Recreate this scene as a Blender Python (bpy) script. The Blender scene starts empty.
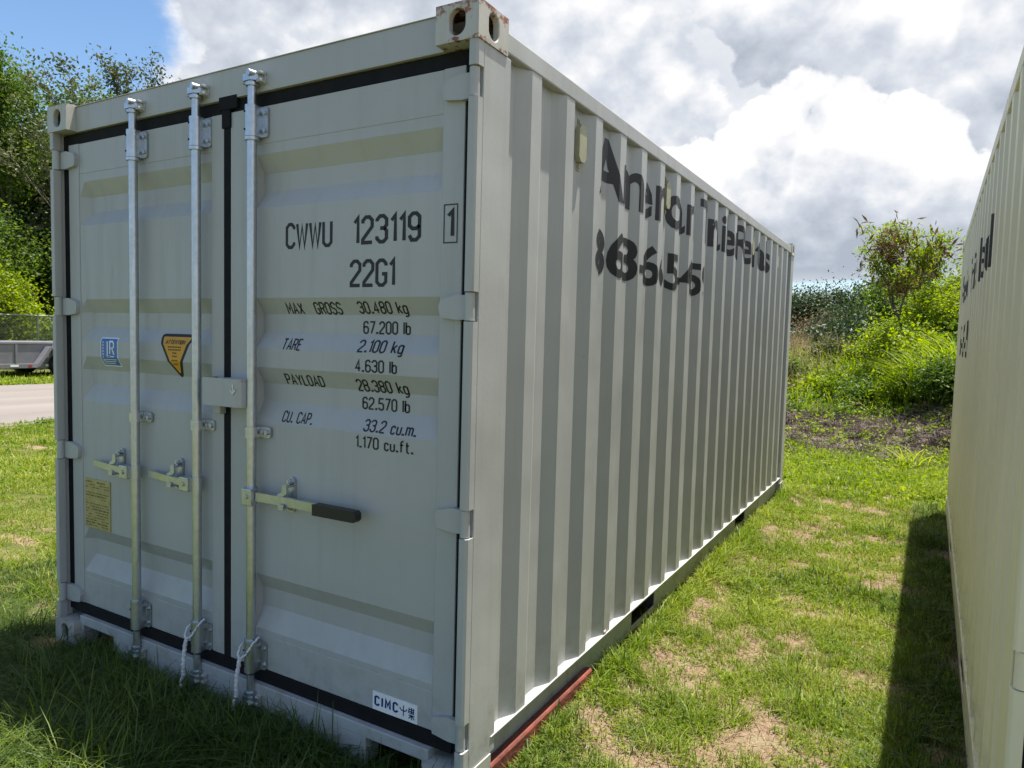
import bpy, bmesh, math, random
import numpy as np
from mathutils import Vector, Matrix
random.seed(7); rng = np.random.default_rng(11)
scene = bpy.context.scene
C = scene.collection
R = math.radians

# ------------------------------------------------------------------ camera
CAM = Vector((1.22612, -1.86012, 1.56205))
yaw, pitch, roll = -0.524695, -0.065648, 0.026047
f_ = Vector((math.sin(yaw)*math.cos(pitch), math.cos(yaw)*math.cos(pitch), math.sin(pitch)))
r0 = f_.cross(Vector((0, 0, 1))).normalized(); u0 = r0.cross(f_)
r_ = math.cos(roll)*r0 + math.sin(roll)*u0
u_ = -math.sin(roll)*r0 + math.cos(roll)*u0
cd = bpy.data.cameras.new('camera'); cam = bpy.data.objects.new('camera', cd); C.objects.link(cam)
cam.matrix_world = Matrix(((r_.x, u_.x, -f_.x, CAM.x), (r_.y, u_.y, -f_.y, CAM.y), (r_.z, u_.z, -f_.z, CAM.z), (0, 0, 0, 1)))
cd.sensor_width = 36; cd.lens = 36*710.463/1024; cd.clip_start = 0.02; cd.clip_end = 3000
scene.camera = cam

# ------------------------------------------------------------------ world, sun, exposure
SUN = Vector((0.30, 0.60, 2.62)).normalized()
sun_el = math.asin(SUN.z); sun_az = math.atan2(SUN.x, SUN.y)
w = bpy.data.worlds.new('World'); scene.world = w; w.use_nodes = True
nt = w.node_tree; nt.nodes.clear()
def N(t, **kw):
    n = nt.nodes.new(t)
    for k, v in kw.items(): setattr(n, k, v)
    return n
def L(a, b): nt.links.new(a, b)
def M(op, a, b=None, c=None, clamp=False):
    n = N('ShaderNodeMath', operation=op, use_clamp=clamp)
    for i, v in enumerate((a, b, c)):
        if v is None: continue
        if isinstance(v, (int, float)): n.inputs[i].default_value = v
        else: L(v, n.inputs[i])
    return n.outputs[0]
out = N('ShaderNodeOutputWorld'); bg = N('ShaderNodeBackground'); bg.inputs[1].default_value = 0.10
L(bg.outputs[0], out.inputs[0])
sky = N('ShaderNodeTexSky', sky_type='NISHITA'); sky.sun_disc = False
sky.sun_elevation = sun_el; sky.sun_rotation = sun_az; sky.air_density = 1.0; sky.dust_density = 0.05; sky.ozone_density = 1.2
tc = N('ShaderNodeTexCoord')
def vnoise_node(off, scale, detail, rough, stretch=1.5, dist=0.0):
    mp = N('ShaderNodeMapping'); mp.inputs['Location'].default_value = off; mp.inputs['Scale'].default_value = (1, 1, stretch)
    L(tc.outputs['Generated'], mp.inputs[0])
    n = N('ShaderNodeTexNoise'); n.inputs['Scale'].default_value = scale; n.inputs['Detail'].default_value = detail
    n.inputs['Roughness'].default_value = rough; n.inputs['Distortion'].default_value = dist
    L(mp.outputs[0], n.inputs[0]); return n.outputs[0]
def dot(v):
    n = N('ShaderNodeVectorMath', operation='DOT_PRODUCT'); L(tc.outputs['Generated'], n.inputs[0]); n.inputs[1].default_value = Vector(v).normalized(); return n.outputs['Value']
def rng_(v, a, b, c=0, d=1, smooth=True):
    n = N('ShaderNodeMapRange'); n.interpolation_type = 'SMOOTHSTEP' if smooth else 'LINEAR'
    L(v, n.inputs[0])
    for i, x in enumerate((a, b, c, d)): n.inputs[1+i].default_value = x
    return n.outputs[0]
def cosd(x): return math.cos(R(x))
def sky_dir(az, el): return (math.sin(R(az))*math.cos(R(el)), math.cos(R(az))*math.cos(R(el)), math.sin(R(el)))
def blob(az, el, r_in, r_out, amp):     # a soft round patch of the sky, by direction
    return M('MULTIPLY', rng_(dot(sky_dir(az, el)), cosd(r_out), cosd(r_in)), amp)
O = (0.0, 0.0, 0.0)
def puffs(off, scale, detail):           # rounded cauliflower lumps: inverted fractal Voronoi distance, slightly warped
    mp = N('ShaderNodeMapping'); mp.inputs['Location'].default_value = off; mp.inputs['Scale'].default_value = (1, 1, 1.35); L(tc.outputs['Generated'], mp.inputs[0])
    nz = N('ShaderNodeTexNoise'); nz.inputs['Scale'].default_value = 11; nz.inputs['Detail'].default_value = 5; nz.inputs['Roughness'].default_value = .6; L(mp.outputs[0], nz.inputs[0])
    ad = N('ShaderNodeVectorMath', operation='MULTIPLY_ADD'); L(nz.outputs['Color'], ad.inputs[0]); ad.inputs[1].default_value = (.10, .10, .10); L(mp.outputs[0], ad.inputs[2])
    v = N('ShaderNodeTexVoronoi', feature='F1'); v.normalize = True; v.inputs['Scale'].default_value = scale; v.inputs['Detail'].default_value = detail; v.inputs['Roughness'].default_value = .5
    L(ad.outputs[0], v.inputs['Vector'])
    return M('SUBTRACT', 1, v.outputs['Distance'])
UP = .050
def field(dz):       # lumpy noise shared by the cloud layers
    o = (O[0], O[1], O[2]+dz)
    return M('ADD', M('MULTIPLY', vnoise_node(o, 5.5, 9 if dz == 0 else 5, .58, 1.25), .62), M('MULTIPLY', puffs(o, 7.5, 2), .40))
n0 = field(0); n1 = field(UP)
wn = N('ShaderNodeTexNoise'); wn.inputs['Scale'].default_value = 4.5; wn.inputs['Detail'].default_value = 3; L(tc.outputs['Generated'], wn.inputs[0])
wv = N('ShaderNodeVectorMath', operation='MULTIPLY_ADD'); L(wn.outputs['Color'], wv.inputs[0]); wv.inputs[1].default_value = (.34, .34, .26)
ws = N('ShaderNodeVectorMath', operation='ADD'); L(tc.outputs['Generated'], ws.inputs[0]); ws.inputs[1].default_value = (-.17, -.17, -.13); L(ws.outputs[0], wv.inputs[2])
wd0 = N('ShaderNodeVectorMath', operation='NORMALIZE'); L(wv.outputs[0], wd0.inputs[0])      # direction with a slow warp, so no outline is a circle
wu = N('ShaderNodeVectorMath', operation='ADD'); L(wd0.outputs[0], wu.inputs[0]); wu.inputs[1].default_value = (0, 0, UP)
upv = N('ShaderNodeVectorMath', operation='NORMALIZE'); L(wu.outputs[0], upv.inputs[0])
def dotw(v):
    n = N('ShaderNodeVectorMath', operation='DOT_PRODUCT'); L(wd0.outputs[0], n.inputs[0]); n.inputs[1].default_value = Vector(v).normalized(); return n.outputs['Value']
def dot_up(v):
    n = N('ShaderNodeVectorMath', operation='DOT_PRODUCT'); L(upv.outputs[0], n.inputs[0]); n.inputs[1].default_value = Vector(v).normalized(); return n.outputs['Value']
def mask(blobs, up=False):
    m = None
    for az, el, a, c in blobs:
        q = rng_((dot_up if up else dotw)(sky_dir(az, el)), cosd(c*1.35), cosd(a*.6)); m = q if m is None else M('MAXIMUM', m, q)
    return m
def layer(blobs, k_lit, base_lit):
    d0 = M('ADD', M('MULTIPLY', mask(blobs), .62), M('MULTIPLY', M('SUBTRACT', n0, .56), 2.3))
    d1 = M('ADD', M('MULTIPLY', mask(blobs, True), .62), M('MULTIPLY', M('SUBTRACT', n1, .56), 2.3))
    return rng_(d0, .27, .36), M('ADD', M('MULTIPLY', M('SUBTRACT', d0, d1), k_lit), base_lit)
sepz = N('ShaderNodeSeparateXYZ'); L(tc.outputs['Generated'], sepz.inputs[0]); elz = sepz.outputs[2]
def shade(lit, c0=(.40, .45, .53), c1=(.62, .66, .73), c2=(1.0, .985, .97)):
    cr = N('ShaderNodeValToRGB'); L(lit, cr.inputs[0]); e = cr.color_ramp.elements
    e[0].position = .05; e[0].color = (*c0, 1); e[1].position = .92; e[1].color = (*c2, 1); q = e.new(.45); q.color = (*c1, 1); return cr.outputs[0]
CS = 5.3
def over(bottom, top, alpha, gain=CS):
    sc = N('ShaderNodeVectorMath', operation='SCALE'); L(top, sc.inputs[0]); sc.inputs['Scale'].default_value = gain
    mx = N('ShaderNodeMix', data_type='RGBA'); L(alpha, mx.inputs[0]); L(bottom, mx.inputs[6]); L(sc.outputs[0], mx.inputs[7]); return mx.outputs[2]
hs_ = N('ShaderNodeHueSaturation'); hs_.inputs['Saturation'].default_value = 1.10; hs_.inputs['Value'].default_value = .86; L(sky.outputs[0], hs_.inputs['Color'])
# veil: thin even cloud behind the heaps, frayed towards the blue on the left, open in a low strip and a small hole on the right
bigN = vnoise_node((9.2, 1.1, 4.0), 3.0, 9, .62, 1.6)
va = M('ADD', bigN, .22)
for q in [(-74, 21, 3, 24, -.55), (-95, 20, 5, 35, -.5), (3.6, 19.8, .1, 2.6, -.30), (-46, 22, 2, 10, .08), (180, 30, 35, 88, -.26), (-54, 19, 1, 9, .17)]: va = M('ADD', va, blob(*q))  # unseen thinning behind the camera, added for bluer fill light on the doors
va = M('ADD', va, M('MULTIPLY', rng_(elz, .092, .058), blob(-6, 3, 6, 17, -.6)))
vlit = M('ADD', M('MULTIPLY', M('SUBTRACT', bigN, .5), 1.3), M('ADD', .60, blob(-45, 24, 6, 20, .28)))
vlit = M('SUBTRACT', vlit, rng_(elz, .17, .10, 0, .28), clamp=True)
lowsky = N('ShaderNodeMix', data_type='RGBA'); L(rng_(elz, .16, .0, 0, .9), lowsky.inputs[0]); L(hs_.outputs[0], lowsky.inputs[6]); lowsky.inputs[7].default_value = (2.6, 3.5, 4.3, 1)
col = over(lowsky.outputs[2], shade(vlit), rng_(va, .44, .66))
# heaps
L1_ = [(-28, 20, 3, 10), (-36, 26, 5, 13), (-20.5, 16.5, 1, 5.5), (-44, 30, 4, 14), (-24, 12, 1, 6)]
L2_ = [(-6, 20, 1, 6), (0, 17.5, 2, 6.5), (4, 14, 2, 6), (-12, 23, 1, 4.5), (6, 22, 1, 5)]
L3_ = [(-19, 10.5, 1.5, 5), (-12.5, 12, 1.5, 5), (-6, 10.5, 2, 5), (0, 10, 2, 5.5), (6, 10, 2, 6), (-26, 9, 2, 6), (-9, 8, 2, 5), (-34, 9, 2, 7)]
for blobs, k, bl in ((L1_, 1.25, .50), (L2_, 1.25, .46), (L3_, 1.3, .47)):
    a_, l_ = layer(blobs, k, bl)
    l_ = M('SUBTRACT', l_, rng_(elz, .185, .095, 0, .42), clamp=True)
    col = over(col, shade(l_), M('MULTIPLY', a_, rng_(elz, .078, .10)))
L(col, bg.inputs[0])

sd = bpy.data.lights.new('sun', 'SUN'); sd.energy = 5.0; sd.angle = R(.53); sd.color = (1, .955, .88)
so = bpy.data.objects.new('sun', sd); C.objects.link(so); so.rotation_euler = SUN.to_track_quat('Z', 'Y').to_euler()
vs = scene.view_settings; vs.view_transform = 'Standard'; vs.look = 'None'; vs.exposure = 1.08; vs.gamma = 1; vs.use_curve_mapping = False
scene.render.engine = 'CYCLES'; scene.cycles.max_bounces = 8; scene.cycles.transparent_max_bounces = 8
scene.render.resolution_x = 1024; scene.render.resolution_y = 768

# ------------------------------------------------------------------ materials
def newmat(name):
    global nt
    m = bpy.data.materials.new(name); m.use_nodes = True; nt = m.node_tree; nt.nodes.clear()
    o = N('ShaderNodeOutputMaterial'); p = N('ShaderNodeBsdfPrincipled'); L(p.outputs[0], o.inputs[0])
    return m, p, o
def ocoord(scale=(1, 1, 1)):
    t = N('ShaderNodeTexCoord'); mp = N('ShaderNodeMapping'); mp.inputs['Scale'].default_value = scale
    L(t.outputs['Object'], mp.inputs[0]); return mp.outputs[0]
def noise(vec, scale, detail=4, rough=.5):
    n = N('ShaderNodeTexNoise'); n.inputs['Scale'].default_value = scale; n.inputs['Detail'].default_value = detail; n.inputs['Roughness'].default_value = rough
    L(vec, n.inputs[0]); return n.outputs[0]
def mixc(f, a, b_):
    n = N('ShaderNodeMix', data_type='RGBA')
    if isinstance(f, (int, float)): n.inputs[0].default_value = f
    else: L(f, n.inputs[0])
    for i, v in ((6, a), (7, b_)):
        if isinstance(v, tuple): n.inputs[i].default_value = (*v, 1)
        else: L(v, n.inputs[i])
    return n.outputs[2]
def bump(p, h, strength, dist):
    n = N('ShaderNodeBump'); n.inputs['Strength'].default_value = strength; n.inputs['Distance'].default_value = dist
    L(h, n.inputs['Height']); L(n.outputs[0], p.inputs['Normal'])
def simple(name, col, rough=.6, metal=0.0, var=.12, scale=8, bmp=0.0, spec=.5):
    m, p, o = newmat(name)
    v = ocoord(); n = noise(v, scale, 5, .6)
    dark = tuple(c*(1-var*2) for c in col); lite = tuple(min(1, c*(1+var*2)) for c in col)
    L(mixc(rng_(n, .25, .75, 0, 1, False), dark, lite), p.inputs['Base Color'])
    p.inputs['Roughness'].default_value = rough; p.inputs['Metallic'].default_value = metal; p.inputs['Specular IOR Level'].default_value = spec
    if bmp: bump(p, noise(v, scale*4, 4), bmp, .01)
    return m
def paint(name, col, rust=0.0, rough=.42, chip=.722):
    m, p, o = newmat(name)
    v = ocoord(); big_ = noise(v, 1.3, 5, .6); streak = noise(ocoord((9, 9, .5)), 2.5, 5, .6); fine_ = noise(v, 60, 3, .6)
    c1 = mixc(rng_(big_, .3, .7, 0, 1, False), tuple(c*.93 for c in col), tuple(c*1.05 for c in col))
    c2 = mixc(rng_(streak, .5, .8, 0, .18, False), c1, (col[0]*.62, col[1]*.60, col[2]*.52))
    # grime splashed up from the ground, and settled dust
    sp = N('ShaderNodeSeparateXYZ'); t = N('ShaderNodeTexCoord'); L(t.outputs['Object'], sp.inputs[0])
    splash = M('MULTIPLY', rng_(sp.outputs[2], .55, .05), rng_(noise(v, 14, 6, .65), .42, .72))
    c3 = mixc(M('MULTIPLY', splash, .5), c2, (.20, .17, .12))
    # chips and scratches
    ch = rng_(noise(ocoord((1, 1, .45)), 26, 6, .7), chip, chip+.02)
    c4 = mixc(M('MULTIPLY', ch, .75), c3, (.23, .14, .09))
    scr = M('MULTIPLY', rng_(noise(ocoord((60, 60, 2.2)), 1.6, 3, .5), .70, .73), rng_(noise(v, 2.2, 2, .5), .5, .6))
    c4 = mixc(M('MULTIPLY', scr, .45), c4, tuple(c*.6 for c in col))
    if rust > 0:
        edge = rng_(sp.outputs[2], 2.50, 2.59); edge2 = rng_(M('ABSOLUTE', M('SUBTRACT', sp.outputs[2], 2.475)), .022, .004)
        rn = noise(v, 24, 8, .7)
        e3 = M('MAXIMUM', edge, M('MULTIPLY', edge2, .85))
        rm = rng_(M('ADD', rn, M('MULTIPLY', e3, rust*.20)), .66, .74)
        st = rng_(M('ADD', noise(ocoord((30, 30, 3)), 1.5, 4, .6), M('MULTIPLY', edge, .08)), .60, .72)
        c4 = mixc(M('MULTIPLY', st, .35), c4, (.45, .27, .15))
        c4 = mixc(rm, c4, mixc(rng_(noise(v, 70, 4), .4, .6), (.16, .055, .025), (.32, .12, .05)))
    L(c4, p.inputs['Base Color'])
    L(rng_(streak, .3, .8, rough-.06, rough+.18, False), p.inputs['Roughness'])
    h = M('ADD', M('MULTIPLY', noise(v, 2.1, 2, .4), 1.6), M('MULTIPLY', fine_, .05))
    bump(p, h, .30, .022)
    return m
GREY = (.395, .402, .395); CREAM = (.70, .65, .45)
M_paint = paint('grey_container_paint', GREY); M_cream = paint('cream_container_paint', CREAM)
M_rusty = paint('grey_paint_with_rust', (.47, .46, .42), rust=1.0, chip=.70)
M_rust2 = paint('grey_paint_light_rust', (.44, .44, .40), rust=.45, chip=.71)
M_vent = simple('vent_plastic', (.35, .34, .22), .5, var=.06)
M_rubber = simple('black_rubber_seal', (.009, .009, .010), .8, var=.2, scale=20, spec=.2)
M_grip = simple('black_grip', (.012, .012, .016), .45, var=.1)
M_black = simple('black_vinyl', (.010, .011, .015), .5, var=.15, scale=6)
M_ink = simple('printed_black', (.011, .011, .013), .6, var=.1)
M_white = simple('white_film', (.78, .79, .80), .4, var=.03)
M_blue = simple('blue_film', (.03, .14, .42), .4, var=.06)
M_navy = simple('navy_print', (.006, .025, .16), .4, var=.05)
M_yellow = simple('amber_film', (.62, .30, .015), .45, var=.05)
M_brass = simple('brass_data_plate', (.40, .34, .15), .42, metal=.25, var=.1, scale=30)
M_brassink = simple('engraved_plate_print', (.14, .10, .04), .6, var=.1)
M_rope = simple('white_rope', (.62, .62, .64), .85, var=.1, scale=60, bmp=.4)
M_dark = simple('pocket_interior', (.05, .05, .045), .8, var=.1)
def galv():
    m, p, o = newmat('galvanised_steel')
    v = ocoord(); n = noise(v, 45, 4, .6); vz = noise(ocoord((20, 20, 1.5)), 3, 4, .6)
    L(mixc(n, (.40, .43, .46), (.66, .69, .73)), p.inputs['Base Color'])
    p.inputs['Metallic'].default_value = 1.0
    L(rng_(vz, .3, .7, .30, .48, False), p.inputs['Roughness']); bump(p, n, .12, .003); return m
M_galv = galv()
M_redtimber = simple('red_painted_timber', (.17, .042, .028), .75, var=.28, scale=10, bmp=.5)
M_brick = simple('weathered_terracotta_board', (.42, .20, .11), .85, var=.25, scale=16, bmp=.5)
M_bark = simple('bark', (.12, .10, .08), .9, var=.3, scale=6, bmp=.6)
M_drystem = simple('dry_stem', (.20, .15, .10), .9, var=.2)
M_trailer = simple('trailer_grey_paint', (.17, .17, .19), .4, var=.12, scale=2)
M_tyre = simple('tyre_rubber', (.02, .02, .02), .8, var=.15)
M_fence = simple('fence_wire', (.22, .23, .22), .5, metal=.6, var=.1)
M_red = simple('reflective_red', (.45, .03, .03), .4, var=.05)
M_pebble = simple('pale_stone', (.5, .42, .38), .8, var=.2, scale=40)

def leafmat(name, c1, c2, c3, trans=.35, rough=.5):
    """foliage: colour varies by a per-leaf attribute, part of the light passes through"""
    m, p, o = newmat(name)
    a = N('ShaderNodeAttribute', attribute_name='var')
    cr = N('ShaderNodeValToRGB'); L(a.outputs['Fac'], cr.inputs[0])
    e = cr.color_ramp.elements; e[0].color = (*c1, 1); e[1].color = (*c3, 1); q = e.new(.5); q.color = (*c2, 1)
    L(cr.outputs[0], p.inputs['Base Color']); p.inputs['Roughness'].default_value = rough; p.inputs['Specular IOR Level'].default_value = .35
    t = N('ShaderNodeBsdfTranslucent'); hs = N('ShaderNodeHueSaturation'); hs.inputs['Value'].default_value = 1.35; hs.inputs['Saturation'].default_value = 1.08
    L(cr.outputs[0], hs.inputs['Color']); L(hs.outputs[0], t.inputs[0])
    ms = N('ShaderNodeMixShader'); ms.inputs[0].default_value = trans; L(p.outputs[0], ms.inputs[1]); L(t.outputs[0], ms.inputs[2]); L(ms.outputs[0], o.inputs[0])
    return m
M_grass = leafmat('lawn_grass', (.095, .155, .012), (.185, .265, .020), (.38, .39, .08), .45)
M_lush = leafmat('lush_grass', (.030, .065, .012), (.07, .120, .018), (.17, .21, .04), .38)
M_dry = leafmat('dry_grass', (.20, .14, .07), (.30, .23, .12), (.42, .34, .20), .25, .7)
M_litter = leafmat('grey_brown_litter', (.07, .055, .05), (.13, .10, .085), (.26, .21, .17), .15, .8)
M_leafY = leafmat('yellow_green_leaves', (.11, .175, .012), (.20, .28, .018), (.34, .38, .035), .52)
M_leafG = leafmat('green_leaves', (.04, .085, .012), (.08, .14, .018), (.15, .21, .028), .45)
M_leafD = leafmat('dark_leaves', (.020, .042, .014), (.038, .066, .020), (.06, .09, .03), .25)
M_leafO = leafmat('olive_leaves', (.045, .065, .018), (.08, .10, .028), (.13, .15, .045), .35)
M_pod = leafmat('brown_seed_pods', (.09, .045, .022), (.15, .09, .04), (.21, .15, .07), .2, .7)
M_thatch = leafmat('dead_fronds', (.10, .06, .035), (.17, .11, .07), (.24, .17, .11), .2, .8)

def groundmat():
    m, p, o = newmat('ground_soil_and_turf')
    v = ocoord(); a = N('ShaderNodeAttribute', attribute_name='turf')
    n1 = noise(v, 9, 8, .65); n2 = noise(v, 60, 6, .65); n3 = noise(v, 1.2, 4, .6)
    soil = mixc(rng_(n2, .35, .65), (.15, .095, .062), (.31, .215, .15))
    soil = mixc(rng_(n1, .45, .7), soil, (.26, .22, .13))
    turf = mixc(rng_(n2, .3, .7), (.045, .06, .014), (.12, .15, .03))
    turf = mixc(rng_(n3, .4, .65), turf, (.12, .115, .04))
    sy_ = N('ShaderNodeSeparateXYZ'); L(v, sy_.inputs[0])
    soil = mixc(rng_(sy_.outputs[1], 8.6, 9.6), soil, mixc(rng_(n1, .35, .6), (.075, .058, .05), (.19, .15, .12)))   # darker heap of dumped soil
    fac = rng_(M('ADD', a.outputs['Fac'], M('MULTIPLY', M('SUBTRACT', n1, .5), .5)), .42, .62)
    L(mixc(fac, soil, turf), p.inputs['Base Color']); p.inputs['Roughness'].default_value = .95; p.inputs['Specular IOR Level'].default_value = .15
    bump(p, M('ADD', n2, n1), .8, .02); return m
M_ground = groundmat()
def roadmat():
    m, p, o = newmat('worn_pavement')
    v = ocoord(); n = noise(v, 45, 6, .7); n2 = noise(ocoord((1, .12, 1)), .9, 5, .6)
    c = mixc(rng_(n, .3, .7), (.13, .115, .105), (.19, .165, .15)); c = mixc(rng_(n2, .3, .75), c, (.215, .19, .175))
    L(c, p.inputs['Base Color']); p.inputs['Roughness'].default_value = .9; bump(p, n, .4, .01); return m
M_road = roadmat()

# ------------------------------------------------------------------ mesh helpers
class MB:
    def __init__(s): s.v = []; s.f = []; s.sm = []
    def add(s, vs_, fs, smooth=False):
        o = len(s.v); s.v += [tuple(x) for x in vs_]; s.f += [tuple(i+o for i in q) for q in fs]; s.sm += [smooth]*len(fs); return s
    def box(s, x0, x1, y0, y1, z0, z1):
        return s.add([(x0, y0, z0), (x1, y0, z0), (x1, y1, z0), (x0, y1, z0), (x0, y0, z1), (x1, y0, z1), (x1, y1, z1), (x0, y1, z1)],
                     [(0, 3, 2, 1), (4, 5, 6, 7), (0, 1, 5, 4), (1, 2, 6, 5), (2, 3, 7, 6), (3, 0, 4, 7)])
    def prism(s, poly, axis, a, b, smooth=False):
        """poly in the two other axes (in xyz order), extruded from a to b along axis"""
        n = len(poly)
        def P(q, t):
            q = list(q); q.insert(axis, t); return q
        vs_ = [P(q, a) for q in poly] + [P(q, b) for q in poly]
        fs = [(i, (i+1) % n, n+(i+1) % n, n+i) for i in range(n)]
        s.add(vs_, fs, smooth); s.add(vs_[:n], [tuple(range(n-1, -1, -1))]); s.add(vs_[n:], [tuple(range(n))]); return s
    def cyl(s, p0, p1, r0, r1=None, n=16, caps=True):
        r1 = r0 if r1 is None else r1
        p0 = Vector(p0); p1 = Vector(p1); d = (p1-p0).normalized(); a = d.orthogonal().normalized(); b = d.cross(a)
        vs_ = [p+(a*math.cos(t)+b*math.sin(t))*r for p, r in ((p0, r0), (p1, r1)) for t in [2*math.pi*i/n for i in range(n)]]
        s.add(vs_, [(i, (i+1) % n, n+(i+1) % n, n+i) for i in range(n)], True)
        if caps: s.add(vs_[:n], [tuple(range(n-1, -1, -1))]); s.add(vs_[n:], [tuple(range(n))])
        return s
    def tube(s, pts, rad, n=8):
        pts = [Vector(p) for p in pts]
        if isinstance(rad, (int, float)): rad = [rad]*len(pts)
        up = Vector((.31, .22, .92)); o = []
        for i, p in enumerate(pts):
            d = (pts[min(i+1, len(pts)-1)]-pts[max(i-1, 0)]).normalized()
            a = d.cross(up); a = (a if a.length > .05 else d.orthogonal()).normalized(); b = d.cross(a)
            o += [p+(a*math.cos(t)+b*math.sin(t))*rad[i] for t in [2*math.pi*k/n for k in range(n)]]
        fs = [(i*n+k, i*n+(k+1) % n, (i+1)*n+(k+1) % n, (i+1)*n+k) for i in range(len(pts)-1) for k in range(n)]
        s.add(o, fs, True); s.add(o[:n], [tuple(range(n))]); s.add(o[-n:], [tuple(range(n))]); return s
    def build(s, name, mat, parent=None, off=(0, 0, 0), bevel=0.0, solid=0.0, recalc=True):
        me = bpy.data.meshes.new(name); me.from_pydata([(a+off[0], b+off[1], c+off[2]) for a, b, c in s.v], [], s.f)
        me.polygons.foreach_set('use_smooth', s.sm)
        if recalc:
            bm = bmesh.new(); bm.from_mesh(me); bmesh.ops.recalc_face_normals(bm, faces=bm.faces); bm.to_mesh(me); bm.free()
        me.materials.append(mat); o = bpy.data.objects.new(name, me); C.objects.link(o)
        if parent: o.parent = parent
        if solid: md = o.modifiers.new('solid', 'SOLIDIFY'); md.thickness = solid; md.offset = 0
        if bevel:
            md = o.modifiers.new('bevel', 'BEVEL'); md.width = bevel; md.segments = 2; md.limit_method = 'ANGLE'; md.angle_limit = R(50)
        return o
def tag(o, label=None, cat=None, group=None, kind=None):
    for k, v in (('label', label), ('category', cat), ('group', group), ('kind', kind)):
        if v: o[k] = v
    return o
def empty(name, loc, rz=0):
    o = bpy.data.objects.new(name, None); o.empty_display_size = .2; C.objects.link(o); o.location = loc; o.rotation_euler = (0, 0, rz); return o

def bisect(me_v, me_f, axis, cuts):
    bm = bmesh.new(); vs_ = [bm.verts.new(v) for v in me_v]
    for q in me_f:
        try: bm.faces.new([vs_[i] for i in q])
        except ValueError: pass
    no = [0, 0, 0]; no[axis] = 1
    for c in cuts:
        co = [0, 0, 0]; co[axis] = c
        bmesh.ops.bisect_plane(bm, geom=bm.verts[:]+bm.edges[:]+bm.faces[:], plane_co=co, plane_no=no, dist=1e-6)
    V = [v.co.copy() for v in bm.verts]; bm.verts.index_update(); F = [tuple(v.index for v in q.verts) for q in bm.faces]; bm.free(); return V, F

def font_flat(body, bold=0.0):
    """filled outlines of the built-in font as a flat mesh in x,y"""
    cu = bpy.data.curves.new('lettering', 'FONT'); cu.body = body; cu.offset = bold; cu.resolution_u = 4
    o = bpy.data.objects.new('lettering', cu); C.objects.link(o)
    bpy.context.view_layer.update()
    me = o.evaluated_get(bpy.context.evaluated_depsgraph_get()).to_mesh()
    V = [tuple(v.co[:2]) for v in me.vertices]; F = [tuple(p.vertices) for p in me.polygons]
    o.evaluated_get(bpy.context.evaluated_depsgraph_get()).to_mesh_clear()
    bpy.data.objects.remove(o); bpy.data.curves.remove(cu)
    return V, F

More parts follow.
